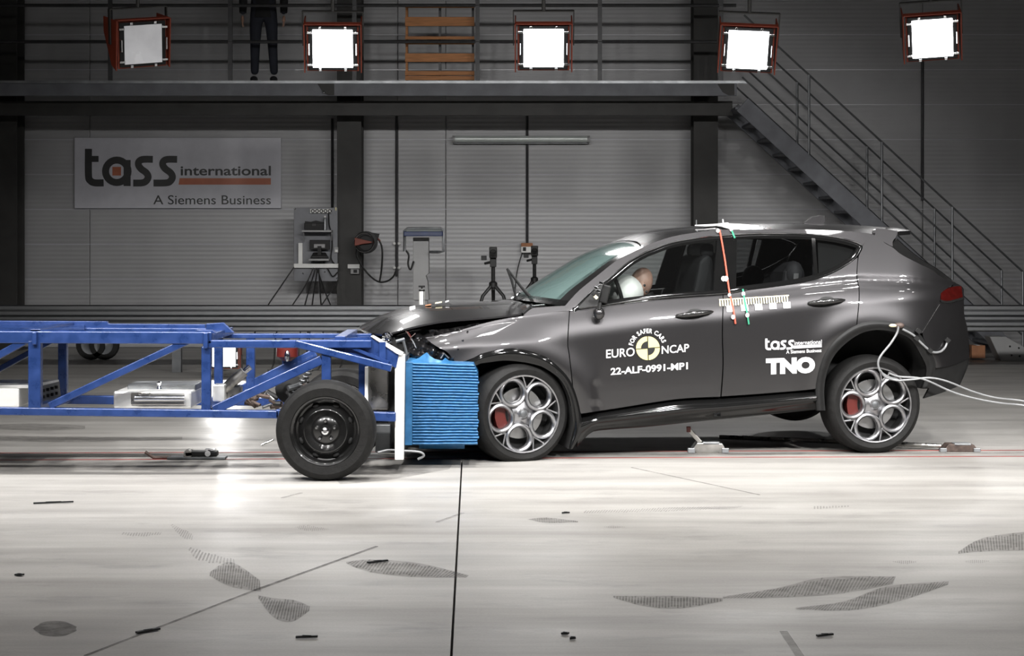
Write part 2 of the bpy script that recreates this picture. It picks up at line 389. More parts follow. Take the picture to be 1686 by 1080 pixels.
# back wall: each cladding panel a piece of its own
def wall(name, mb, m='ceiling'): return part(name, mb, M[m], kind='structure')
wb = wall('wall_back', MB().box((0, YW+.15, CEIL/2), (XR-XL, .2, CEIL)), 'sign')
PH = 57.4/ (F/YW)
z0 = H-(402-CY)/(F/YW)
zs = [z0+PH*k for k in range(-3, 16)]
vj = [XL, P(-300, 0, YW).x, P(148, 0, YW).x, P(655, 0, YW).x, P(734, 0, YW).x, P(1144, 0, YW).x, P(1519, 0, YW).x, XR]
for z in zs:
    za, zb = max(z, .0)+.004, min(z+PH, CEIL)-.004
    if zb-za < .05: continue
    if z > .1: part('joint_strip', MB().box((0, YW-.012, z), (XR-XL, .012, .012)), M['sign'], wb)
    for a, b in zip(vj, vj[1:]):
        part('cladding_panel', MB().box(((a+b)/2, YW+.02, (za+zb)/2), (b-a-.006, .06, zb-za)), M['clad'], wb, bevel=.006)
wall('wall_left', MB().box((XL-.1, (YW+YF)/2, CEIL/2), (.2, YW-YF, CEIL)))
wall('wall_right', MB().box((XR+.1, (YW+YF)/2, CEIL/2), (.2, YW-YF, CEIL)))
wall('wall_front', MB().box((0, YF-.1, CEIL/2), (XR-XL, .2, CEIL)))
part('ceiling', MB().box((0, (YW+YF)/2, CEIL+.1), (XR-XL, YW-YF, .2)), M['ceiling'], kind='structure')

# ------------------------------------------------------------------ columns
YC = 26.35
def column(px0, px1, label):
    a, b = P(px0, 0, YC).x, P(px1, 0, YC).x; c = (a+b)/2; w = b-a
    t = thing('steel_column', (c, YC, 0), label, 'column', 'dark steel columns along the back wall')
    part('front_flange', MB().box((c, YC, CEIL/2), (w, .03, CEIL)), M['column'], t)
    part('web', MB().box((c, YC+.2, CEIL/2), (.03, .37, CEIL)), M['column'], t)
    part('rear_flange', MB().box((c, YC+.4, CEIL/2), (w, .03, CEIL)), M['column'], t)
    part('base_plate', MB().box((c, YC+.2, .012), (w+.12, .55, .024)), M['column'], t)
column(-12, 28, 'dark steel column at the left edge of the wall')
column(555, 595, 'dark steel column beside the hose reel')
column(1142, 1182, 'dark steel column behind the car roof')

# ------------------------------------------------------------------ mezzanine walkway
YM = 25.4; sM = F/YM
def mz(py): return H-(py-CY)/sM
xa, xb = P(-220, 0, YM).x, P(1213, 0, YM).x
wk = thing('walkway', ((xa+xb)/2, YM, mz(138)), 'raised steel walkway with railing along the back wall', 'walkway')
part('deck', MB().box(((xa+xb)/2, (YM+YC)/2-.02, mz(138)+.02), (xb-xa, YC-YM-.06, .05)), M['deckface'], wk)
part('fascia_beam', MB().box(((xa+xb)/2, YM, (mz(138)+mz(158))/2), (xb-xa, .05, mz(138)-mz(158))), M['deckface'], wk, bevel=.004)
part('lower_beam', MB().box(((xa+xb)/2, YM+.55, (mz(162)+mz(186))/2), (xb-xa, .12, mz(162)-mz(186))), M['column'], wk)
part('kick_plate', MB().box(((xa+xb)/2+.08, YM+.02, mz(135)), (xb-xa+.16, .03, .035)), M['galv'], wk)
for px in (-20, 180, 378, 583, 786, 988, 1188):
    x = P(px, 0, YM).x
    part('railing_post', MB().box((x, YM+.06, mz(136)+.55), (.055, .04, 1.12)), M['rail_dark'], wk)
for py in (68, 8):
    part('railing_rail', MB().tube([(xa, YM+.06, mz(py)), (xb, YM+.06, mz(py))], .022, 8), M['rail_dark'], wk, smooth=True)
for px in (538, 1196):
    x = P(px, 0, YM).x
    part('bracket', MB().prism([(x-.12, YM-.04, mz(138)), (x+.10, YM-.04, mz(138)), (x+.10, YM-.04, mz(157)), (x+.02, YM-.04, mz(157)), (x-.05, YM-.04, mz(152))], (0, .03, 0)), M['column'], wk)
part('bolt', MB().ball(P(533, 152, YM-.06), .018), M['chrome'], wk, smooth=True)

# orange slatted pallets on the walkway
def pallet(y0, y1, boards, lab_):
    Yp = YM+.30; s = F/Yp; c = P(724, y1, Yp)
    t = thing('wooden_pallet', c, lab_, 'pallet', 'slatted pallets stacked on the walkway')
    x0, x1 = P(667, 0, Yp).x, P(781, 0, Yp).x
    for (a, b) in boards:
        za, zb = H-(a-CY)/s, H-(b-CY)/s
        part('board', MB().box(((x0+x1)/2, Yp, (za+zb)/2), (x1-x0, .03, za-zb)), M['wood_orange'], t, bevel=.003)
    for x in (x0+.02, (x0+x1)/2, x1-.02):
        part('stringer', MB().box((x, Yp+.08, H-((y0+y1)/2-CY)/s), (.03, .12, (y1-y0)/s)), M['wood_orange'] if x < x1-.1 and x < (x0+x1)/2-.1 else M['rail_dark'], t)
pallet(10, 65, [(10, 13), (28, 43), (60, 65)], 'upper of the two orange slatted wooden pallets on the walkway')
pallet(70, 134, [(70, 73), (88, 102), (117, 124), (125, 132)], 'lower of the two orange slatted wooden pallets on the walkway')

# ------------------------------------------------------------------ staircase
st = thing('staircase', P(1450, 380, 25.4)*1, 'grey steel staircase descending right from the walkway', 'staircase')
Yn, Yf_ = 25.4, 26.5
A0, A1 = (1222, 172), (1700, 612)
def stp(px, py, Y):                 # keeps the same X/Z for both sides (traced on the near side)
    p = P(px, py, Yn); return Vector((p.x, Y, p.z))
slope = (A1[1]-A0[1])/(A1[0]-A0[0])
for Y in (Yn, Yf_):
    a, b = stp(*A0, Y), stp(*A1, Y)
    part('stringer', MB().beam(a, b, .035, .22), M['stair'], st, bevel=.003)
n = 18
for k in range(n):
    px = 1226+26.4*k; py = A0[1]+(px-A0[0])*slope+2
    c = stp(px, py, (Yn+Yf_)/2)
    if c.z < .1: break
    part('tread', MB().box(c, (.24, Yf_-Yn-.04, .035)), M['stair'], st, bevel=.003)
for Y, posts in ((Yn, (1332, 1452, 1568, 1684)), (Yf_, (1333, 1453, 1569, 1684))):
    def ln(px, off): return stp(px, A0[1]+(px-A0[0])*slope-off, Y)
    part('handrail', MB().tube([ln(1225, 150), ln(1684, 150)], .013, 8), M['galv_dark'], st, smooth=True)
    part('mid_rail', MB().tube([ln(1222, 92), ln(1684, 92)], .012, 8), M['galv_dark'], st, smooth=True)
    part('lower_rail', MB().tube([ln(1222, 45), ln(1684, 45)], .012, 8), M['galv_dark'], st, smooth=True)
    for px in posts:
        part('railing_post', MB().tube([ln(px, 0), ln(px, 150)], .017, 8), M['galv'], st, smooth=True)

# ------------------------------------------------------------------ guard rails (W-beam) along the back
YG = 22.0
def wbeam(x0, x1, ztop, h, name, parent, m):
    prof = [(0, 0), (.02, .02), (.02, .07), (.085, .10), (.085, .15), (.02, .19), (.02, .23), (.085, .27), (.085, .32), (.02, .35), (.02, .40), (0, .42)]
    k = h/.42; rows = []
    for x in (x0, x1):
        rows.append([Vector((x, YG-d, ztop-z*k)) for d, z in prof])
    mb = MB().grid(rows); rows2 = [[v+Vector((0, .006, 0)) for v in r] for r in rows]; mb.grid(rows2)
    return part(name, mb, m, parent, fix=True)
def gz(py): return H-(py-CY)/(F/YG)
def guard(px0, px1, label):
    x0, x1 = P(px0, 0, YG).x, P(px1, 0, YG).x
    t = thing('guard_rail', ((x0+x1)/2, YG, 0), label, 'guard rail')
    wbeam(x0, x1, gz(502), gz(502)-gz(546), 'rail_beam', t, M['rail_steel'])
    k = max(2, int((x1-x0)/2)+1)
    for i in range(k):
        x = lerp(x0+.15, x1-.15, i/(k-1)); part('post', MB().box((x, YG+.07, gz(504)/2), (.10, .10, gz(504))), M['galv_dark'], t)
guard(-120, 700, 'corrugated steel guard rail behind the blue trolley')
guard(780, 1840, 'corrugated steel guard rail behind the car and staircase foot')

# ------------------------------------------------------------------ text helpers
def text2d(body, bold=0.0):
    cu = bpy.data.curves.new('tmp', 'FONT'); cu.body = body; cu.size = 1; cu.offset = bold; cu.resolution_u = 4
    o = bpy.data.objects.new('tmp', cu); COL.objects.link(o); dg = bpy.context.evaluated_depsgraph_get()
    me = bpy.data.meshes.new_from_object(o.evaluated_get(dg))
    v = [(p.co.x, p.co.y) for p in me.vertices]; f = [tuple(p.vertices) for p in me.polygons]
    bpy.data.objects.remove(o); bpy.data.curves.remove(cu); bpy.data.meshes.remove(me)
    xs = [p[0] for p in v]; ys = [p[1] for p in v]
    cap = .0
    return v, f, min(xs), max(xs), min(ys), max(ys)
def fit_text(body, x0, ybase, w, h, slope=0.0, bold=0.0, desc=False):
    """px-space text: left end x0, baseline ybase, width w, capital height h, rising by slope (y up per x)"""
    v, f, a, b, c, d = text2d(body, bold)
    c = c if not desc else 0.0
    out = []
    for x, y in v:
        X = (x-a)/(b-a)*w; Y = (y-c)/(d-c)*h
        out.append((x0+X, ybase-Y-slope*X))
    return out, f
def ribbon(pts, w, sm=True):
    pts = smooth(pts, 5) if sm and len(pts) > 2 else pts
    L, R = [], []
    for i, p in enumerate(pts):
        a = pts[max(i-1, 0)]; b = pts[min(i+1, len(pts)-1)]; dx, dy = b[0]-a[0], b[1]-a[1]; l = math.hypot(dx, dy) or 1
        L.append((p[0]-dy/l*w/2, p[1]+dx/l*w/2)); R.append((p[0]+dy/l*w/2, p[1]-dx/l*w/2))
    n = len(pts); return L+R, [(i, i+1, n+i+1, n+i) for i in range(n-1)]
def ring2d(cx, cy, r0, r1, a0=0, a1=360, n=28):
    v = []
    for k in range(n+1):
        a = math.radians(lerp(a0, a1, k/n)); v += [(cx+r0*math.cos(a), cy-r0*math.sin(a)), (cx+r1*math.cos(a), cy-r1*math.sin(a))]
    return v, [(2*k, 2*k+1, 2*k+3, 2*k+2) for k in range(n)]
TASS = [ribbon([(437, 735), (437, 865), (446, 892), (468, 903), (512, 903)], 35), ribbon([(420, 785), (487, 785)], 30, False),
        ring2d(577, 846, 38, 73), ribbon([(628, 790), (628, 919)], 35, False),
        ribbon([(755, 787), (708, 787), (688, 796), (684, 814), (697, 834), (722, 853), (732, 874), (722, 894), (702, 903), (658, 904)], 34),
        ribbon([(875, 787), (828, 787), (808, 796), (804, 814), (817, 834), (842, 853), (852, 874), (842, 894), (822, 903), (758, 904)], 34)]

# ------------------------------------------------------------------ company sign on the wall
YS = YW-.06
sg = thing('wall_sign', P(293, 343, YS), 'pale wall sign board with black company lettering and orange bar', 'sign')
a, b = P(123, 227, YS), P(463, 343, YS)
part('board', MB().box(((a.x+b.x)/2, YS, (a.z+b.z)/2), (b.x-a.x, .04, a.z-b.z)), M['sign'], sg, bevel=.004)
def on_sign(name, shapes, m):
    mb = MB()
    for k, (v, f) in enumerate(shapes):
        mb.add([P(x, y, YS-.023-.0006*k) for x, y in v], f)
    part(name, mb, m, sg, merge=False)
Z3 = lambda sh: ([(x/3, y/3) for x, y in sh[0]], sh[1])
on_sign('logo_lettering', [Z3(s) for s in TASS], M['sign_ink'])
on_sign('logo_square', [Z3(([(555, 824), (598, 824), (598, 867), (555, 867)], [(0, 1, 2, 3)]))], M['sign_orange'])
on_sign('logo_bar', [Z3(([(887, 880), (1338, 880), (1338, 912), (882, 912)], [(0, 1, 2, 3)]))], M['sign_orange'])
on_sign('lettering', [fit_text('international', 892/3, 867/3, 446/3, 48/3, bold=.018)], M['sign_ink'])
on_sign('lettering', [fit_text('A Siemens Business', 757/3, 1010/3, 581/3, 46/3, bold=.004)], M['sign_ink'])
# ------------------------------------------------------------------ things on and along the back wall
def pxbox(mb, x0, y0, x1, y1, Y, d=.05):
    a, b = P(x0, y0, Y), P(x1, y1, Y)
    return mb.box(((a.x+b.x)/2, Y, (a.z+b.z)/2), (b.x-a.x, d, a.z-b.z))
# tube light fixture
YQ = YW-.12
t = thing('tube_light', P(857, 236, YQ), 'long unlit tube light fixture on the upper wall', 'tube light')
part('cover', MB().tube([P(747, 229, YQ), P(969, 229, YQ)], .045, 12), M['tube_glass'], t, smooth=True)
part('back_tray', pxbox(MB(), 746, 232, 970, 237, YQ+.05, .08), M['galv_dark'], t)
for px in (747, 969): part('end_cap', MB().tube([P(px-2, 229.5, YQ), P(px+2, 229.5, YQ)], .052, 12), M['grey_cab'], t, smooth=True)
# conduits
def conduit(px, y0, y1, label, clamps=(), box=None):
    Y = YW-.05; t = thing('conduit', P(px, y1, Y), label, 'conduit')
    part('pipe', MB().tube([P(px, y0, Y), P(px, y1, Y)], .018, 8), M['rail_dark'], t, smooth=True)
    for py in clamps:
        for s in (-4, 4): part('clamp', MB().ball(P(px+s, py, Y-.01), .024), M['white_box'], t, smooth=True)
    return t
conduit(653, 188, 455, 'dark conduit with white clamps beside the hose reel', (401, 441))
conduit(868, 188, 400, 'dark conduit running down to the white switch box')
conduit(1519, 95, 330, 'thin dark conduit on the wall above the stairs')
conduit(547, 195, 345, 'thin conduit down to the grey equipment board')
# switch box
YB2 = YW-.10
t = thing('switch_box', P(867, 415, YB2), 'small white switch box with red cover under a conduit', 'switch box')
part('lid', pxbox(MB(), 858, 400, 877, 406, YB2, .12), M['cardboard'], t, bevel=.005)
part('body', pxbox(MB(), 858, 406, 877, 416, YB2, .12), M['white_box'], t, bevel=.006)
part('knob', pxbox(MB(), 861, 407, 866, 413, YB2-.07, .03), M['black_plastic'], t)
part('lead', MB().tube(smooth([tuple(P(860, 416, YB2)), tuple(P(853, 440, YB2)), tuple(P(849, 465, YB2)), tuple(P(847, 500, YB2))]), .008, 6), M['cable'], t, smooth=True)
# equipment board
YE = 26.2
t = thing('equipment_board', P(520, 463, YE), 'grey equipment board with shelves mounted left of the column', 'board')
part('backboard', pxbox(MB(), 484, 342, 556, 463, YE, .04), M['board'], t, bevel=.004)
part('socket_strip', pxbox(MB(), 511, 344, 546, 351, YE-.04, .05), M['white_box'], t, bevel=.003)
for i in range(5): part('socket', MB().lathe(P(515+7*i, 347.5, YE-.066), (0, 1, 0), [(.027, .003), (.027, 0), (.018, 0), (1e-4, .004)], 12), M['black_plastic'], t, smooth=True)
part('upper_shelf', pxbox(MB(), 499, 379, 547, 382, YE-.14, .28), M['grey_cab'], t)
part('keyboard_shelf', pxbox(MB(), 510, 426, 543, 429, YE-.14, .28), M['grey_cab'], t)
part('cable_duct', pxbox(MB(), 484, 434, 557, 441, YE-.05, .07), M['white_box'], t, bevel=.004)
part('vertical_duct', pxbox(MB(), 491.5, 400, 498.5, 434, YE-.05, .07), M['white_box'], t, bevel=.004)
for (x, y) in ((486, 344), (499, 450), (535, 448), (555, 458)): part('screw', MB().ball(P(x, y, YE-.025), .012), M['chrome'], t, smooth=True)
for px in (500, 546): part('shelf_bracket', MB().beam(P(px, 382, YE-.22), P(px, 398, YE-.03), .012, .02), M['grey_cab'], t)
part('indicator', MB().ball(P(553, 344, YE-.03), (.012, .02, .026)), M['yellowish'], t, smooth=True)
part('black_crate', MB(), M['black_plastic'], t) if False else None
t2 = thing('toolbox', P(517, 378.5, YE-.14), 'black lidded toolbox on the upper shelf of the equipment board', 'toolbox')
part('body', pxbox(MB(), 502, 367, 533, 378.6, YE-.14, .16), M['black_plastic'], t2, bevel=.006)
part('lid', MB().prism([P(502, 367, YE-.22), P(502, 364, YE-.22), P(512, 365, YE-.22), P(520, 363, YE-.22), P(533, 366, YE-.22), P(533, 367, YE-.22)], (0, .16, 0)), M['black_plastic'], t2)
part('latch', pxbox(MB(), 514, 368, 520, 372, YE-.225, .012), M['trim_inner'], t2)
t2 = thing('spray_bottle', P(535, 378.6, YE-.14), 'pale bottle standing at the end of the upper shelf', 'bottle')
part('body', MB().lathe(P(535, 378.6, YE-.14), (0, 0, 1), [(1e-4, 0), (.022, 0), (.022, .15), (.012, .17)], 12), M['galv'], t2, smooth=True)
part('cap', MB().lathe(P(535, 378.6, YE-.14), (0, 0, 1), [(.014, .165), (.014, .19), (1e-4, .19)], 10), M['white_box'], t2, smooth=True)
t2 = thing('monitor', P(526, 426, YE-.16), 'small dark monitor and camera unit on the lower shelf', 'monitor')
part('screen', pxbox(MB(), 510, 395, 543, 411, YE-.12, .05), M['black_plastic'], t2, bevel=.005)
part('display_panel', pxbox(MB(), 517, 402, 535, 408, YE-.15, .015), M['grey_cab'], t2)
part('stand', pxbox(MB(), 523, 405, 529, 426, YE-.18, .05), M['black_plastic'], t2)
t2 = thing('keyboard', P(525, 426, YE-.2), 'black keyboard lying on the lower shelf', 'keyboard')
part('base', MB().prism([P(511, 426, YE-.27), P(541, 426, YE-.27), P(536, 418, YE-.1), P(516, 418, YE-.1)], (0, 0, .02)), M['black_plastic'], t2, bevel=.003)
part('keys', MB().prism([P(513, 424.5, YE-.26), P(539, 424.5, YE-.26), P(535, 418.5, YE-.11), P(517, 418.5, YE-.11)], (0, 0, .02)), M['trim_inner'], t2)
# cables hanging from the board and fanning out to the floor
def cable(pts, Y0, Y1, r, m, label, group=None, name='cable', to_floor=False):
    n = len(pts); w = [tuple(P(x, y, lerp(Y0, Y1, i/(n-1)))) for i, (x, y) in enumerate(pts)]
    if to_floor: w.append((w[-1][0]-.05, w[-1][1]-.05, r)); w.append((w[-1][0]-.3, w[-1][1]-.1, r))
    return part(name, MB().tube(smooth(w, 4), r, 6), m, None, smooth=True, label=label, cat='cable', group=group)
G = 'black cables fanning down from the equipment board'
for k, pts in enumerate([[(484, 440), (462, 472), (440, 505), (420, 545)], [(516, 441), (503, 470), (480, 505), (455, 548)], [(520, 441), (508, 480), (498, 520), (493, 560)],
                         [(523, 441), (517, 480), (512, 520), (509, 560)], [(525, 441), (527, 480), (530, 520), (532, 560)], [(522, 441), (535, 480), (552, 520), (566, 555)],
                         [(556, 462), (545, 480), (528, 505), (508, 540)], [(533, 431), (541, 445), (548, 455), (556, 448)]]):
    nm = ['leftmost black cable sloping away from the grey board', 'second cable from the left below the grey board', 'third cable from the left below the grey board', 'near-vertical cable in the middle below the grey board',
          'fifth cable from the left below the grey board', 'cable slanting right from the grey board to the column foot', 'cable crossing left from the lower right corner of the grey board', 'short drooping cable at the right of the keyboard shelf'][k]
    cable(pts, YE-.06, YE-.06 if k == 7 else YG+.45, .009, M['cable'], nm, G, to_floor=(k != 7))
cable([(541, 350), (542, 370), (546, 385), (547, 405), (545, 425), (552, 436)], YE-.06, YE-.07, .009, M['cable'], 'cable running from the socket strip past both shelves', G)
# socket on column
t = thing('wall_socket', P(583, 452, YC-.05), 'white socket box with a label plate on the dark column', 'socket')
part('label_plate', pxbox(MB(), 572.5, 435, 592, 442, YC-.03, .02), M['white_box'], t, bevel=.003)
part('body', pxbox(MB(), 577.5, 443, 591.5, 451, YC-.05, .07), M['grey_cab'], t, bevel=.006)
part('outlet', pxbox(MB(), 582, 444, 588, 449, YC-.09, .02), M['black_plastic'], t)
t = thing('light_switch', P(553, 414, YE-.05), 'small double grey switch between equipment board and column', 'switch')
part('plate', pxbox(MB(), 550, 407, 557, 416, YE-.03, .03), M['grey_cab'], t, bevel=.004)
part('rocker', pxbox(MB(), 552, 411, 556, 415, YE-.05, .02), M['white_box'], t)
# hose reel
YR = 26.0; c = P(603, 399, YR)
t = thing('hose_reel', c, 'black cable reel with chrome ring and orange arm by the column', 'hose reel')
part('drum', MB().lathe(c, (0, -1, 0), [(1e-4, -.08), (.15, -.08), (.15, .08), (.10, .09), (.10, .04), (1e-4, .04)], 28), M['black_plastic'], t, smooth=True)
part('chrome_ring', MB().lathe(c+Vector((-.02, -.10, 0)), (0, -1, 0), [(.118, 0), (.128, .008), (.136, 0), (.128, -.008)], 32, close=True), M['chrome'], t, smooth=True)
part('arm', MB().prism([P(584, 391, YR-.11), P(596, 394, YR-.11), P(612, 398, YR-.11), P(612, 400, YR-.11), P(596, 402, YR-.11), P(584, 405, YR-.11)], (0, .03, 0)), M['orange'], t, bevel=.004)
part('top_guide', MB().prism([P(588, 384, YR-.05), P(598, 381, YR-.05), P(624, 385, YR-.05), P(621, 396, YR-.05), P(610, 388, YR-.05)], (0, .12, 0)), M['black_plastic'], t, bevel=.004)
part('nozzle', MB().tube([P(621, 392, YR), P(626, 397, YR)], .012, 8), M['orange'], t, smooth=True)
part('hanging_hose', MB().tube(smooth([tuple(P(*q, YR)) for q in [(623, 394), (628, 404), (629.5, 420), (628, 445), (625, 464)]]), .012, 8), M['cable'], t, smooth=True)
part('loop_hose', MB().tube(smooth([tuple(P(*q, YR+.1)) for q in [(588, 408), (587, 420), (596, 438), (610, 455), (624, 464), (637, 463), (647, 456), (652, 446)]]), .012, 8), M['cable'], t, smooth=True)
# equipment stand with navy tray
YT2 = 24.5
t = thing('equipment_stand', (P(693, 400, YT2).x, YT2, 0), 'grey pedestal stand with a navy tray top and silver frame', 'stand')
p = [P(680, 391, YT2), P(705.5, 391, YT2), P(706, 450, YT2), P(701, 454, YT2), P(704, 463, YT2), P(706, 494, YT2), P(680, 494, YT2)]
part('pedestal', MB().prism(p, (0, .25, 0)), M['grey_cab'], t, bevel=.005)
b = P(693, 494, YT2); part('foot_column', MB().box((b.x, YT2+.13, b.z/2), (.16, .2, b.z)), M['grey_cab'], t)
part('foot_plate', MB().box((b.x, YT2+.13, .015), (.5, .5, .03)), M['galv_dark'], t)
part('tray', pxbox(MB(), 666, 381, 730, 389, YT2-.05, .45), M['blue_dark'], t, bevel=.01)
part('tray_top', MB().prism([P(668, 381, YT2-.27), P(728, 381, YT2-.27), P(725, 376, YT2-.1), P(671, 376, YT2-.1)], (0, .15, 0)), M['tube_glass'], t, bevel=.005)
part('frame', MB().tube([P(666, 414, YT2-.2), P(666, 380, YT2-.2), P(671, 376, YT2-.2), P(726, 376, YT2-.2), P(730, 380, YT2-.2), P(730, 414, YT2-.2), P(722, 415, YT2-.2), P(708, 415, YT2-.1)], .018, 8), M['galv'], t, smooth=True)
part('hose', MB().tube(smooth([tuple(P(*q, YT2-.05)) for q in [(668, 412), (673, 420), (672, 435), (676, 444), (681, 430)]]), .012, 8), M['cable'], t, smooth=True)
# white bollard-like post with T handle behind the bonnet
YP = 18.0; b = P(694.5, 476, YP)
t = thing('hand_pump', (b.x, YP, 0), 'white cylinder post with black T-handle behind the bonnet', 'pump')
part('cylinder', MB().lathe((b.x, YP, 0), (0, 0, 1), [(.05, .03), (.027, .05), (.027, b.z-.02), (.012, b.z)], 14), M['white_box'], t, smooth=True)
part('side_rod', MB().tube([(b.x+.02, YP-.025, .05), (b.x+.02, YP-.025, b.z-.02)], .004, 6), M['cable'], t)
part('handle', MB().tube([(b.x-.03, YP, b.z+.025), (b.x+.03, YP, b.z+.025)], .008, 8).tube([(b.x, YP, b.z-.01), (b.x, YP, b.z+.03)], .008, 8).lathe((b.x, YP, b.z-.02), (0, 0, 1), [(.028, 0), (.028, .015), (1e-4, .02)], 12), M['black_plastic'], t, smooth=True)
part('base', MB().lathe((b.x, YP, 0), (0, 0, 1), [(1e-4, 0), (.12, 0), (.12, .02), (.05, .035)], 18), M['black_plastic'], t, smooth=True)
# tripods with cameras
def tripod(px, ptop, phub, pfoot, Y, label, side):
    h = P(px, phub, Y); tp = P(px, ptop, Y)
    t = thing('camera_tripod', (h.x, Y, 0), label, 'tripod', 'camera tripods behind the bonnet')
    zf = P(px, pfoot, Y).z; z0 = 0.0
    part('centre_column', MB().tube([(h.x, Y, h.z-.05), (h.x, Y, tp.z-.05)], .022, 8), M['black_plastic'], t, smooth=True)
    for k in range(3):
        a = math.pi/2+2*math.pi*k/3
        part('leg', MB().tube([(h.x, Y, h.z+.02), (h.x+.13*math.cos(a), Y+.13*math.sin(a), zf), (h.x+.42*math.cos(a), Y+.42*math.sin(a), 0.012)], [.022, .02, .014], 8), M['black_plastic'], t, smooth=True)
    part('leg_collar', MB().lathe((h.x, Y, h.z-.03), (0, 0, 1), [(.02, 0), (.045, .01), (.045, .06), (.02, .08)], 12), M['black_plastic'], t, smooth=True)
    part('camera_body', MB().box((tp.x, Y-.02, tp.z-.05), (.085, .16, .12)), M['black_plastic'], t, bevel=.008)
    part('lens', MB().lathe((tp.x, Y-.10, tp.z-.05), (0, -1, 0), [(.035, 0), (.035, .06), (.028, .065), (1e-4, .05)], 14), M['gloss_black'], t, smooth=True)
    part('pan_head', MB().box((tp.x, Y, tp.z-.16), (.07, .09, .10)), M['black_plastic'], t, bevel=.006)
    part('pan_arm', MB().tube([(tp.x, Y, tp.z-.15), (tp.x-.09*side, Y-.06, tp.z-.17)], .014, 8), M['black_plastic'], t, smooth=True)
    part('side_monitor', MB().box((tp.x-.10*side, Y-.04, tp.z-.11), (.06, .03, .05)), M['black_plastic'], t, bevel=.004)
    return t
tripod(812, 408, 470, 487, 21.2, 'left black camera tripod standing behind the bonnet', 1)
tripod(880, 406, 462, 480, 23.4, 'right black camera tripod standing behind the windscreen', 1)
# junk under the right guard rail and far left
t = thing('cardboard_box', P(1608, 592, 24.4), 'small brown box on the floor under the guard rail', 'box')
z_ = .02
t.location.z = 0; WL[t.name].z = 0
x = WL[t.name].x; part('body', MB().box((x, 24.4, .10), (.17, .2, .16)), M['cardboard'], t, bevel=.003)
part('tape', MB().box((x, 24.4, .181), (.04, .2, .003)), M['white_box'], t)
x = P(1666, 570, 24.2).x; t = thing('grey_cabinet', (x, 24.2, 0), 'low slanted grey cabinet under the guard rail at right edge', 'cabinet')
part('body', MB().prism([(x-.16, 24.1, 0), (x+.13, 24.1, 0), (x+.13, 24.1, .17), (x-.1, 24.1, .30), (x-.3, 24.1, .30)], (0, .3, 0)), M['grey_cab'], t, bevel=.005)
for (dx, dz) in ((-.05, .18), (.06, .16), (-.03, .07), (.07, .06)): part('rivet', MB().ball((x+dx, 24.095, dz), .012), M['black_plastic'], t, smooth=True)
for k, px in enumerate((150, 172)):
    Y = 24.3; c = P(px, 570, Y); c.z = .19
    t = thing('floor_castor', (c.x, Y, 0), ['left', 'right'][k]+' dark wheel standing on the floor behind the trolley', 'wheel', 'dark wheels on the floor behind the trolley')
    part('tyre', MB().lathe(c, (0, -1, 0), [(.12, -.05), (.18, -.05), (.19, 0), (.18, .05), (.12, .05)], 24), M['rubber'], t, smooth=True)
    part('hub', MB().lathe(c, (0, -1, 0), [(.12, .03), (.05, .02), (1e-4, .04)], 20), M['galv_dark'], t, smooth=True)
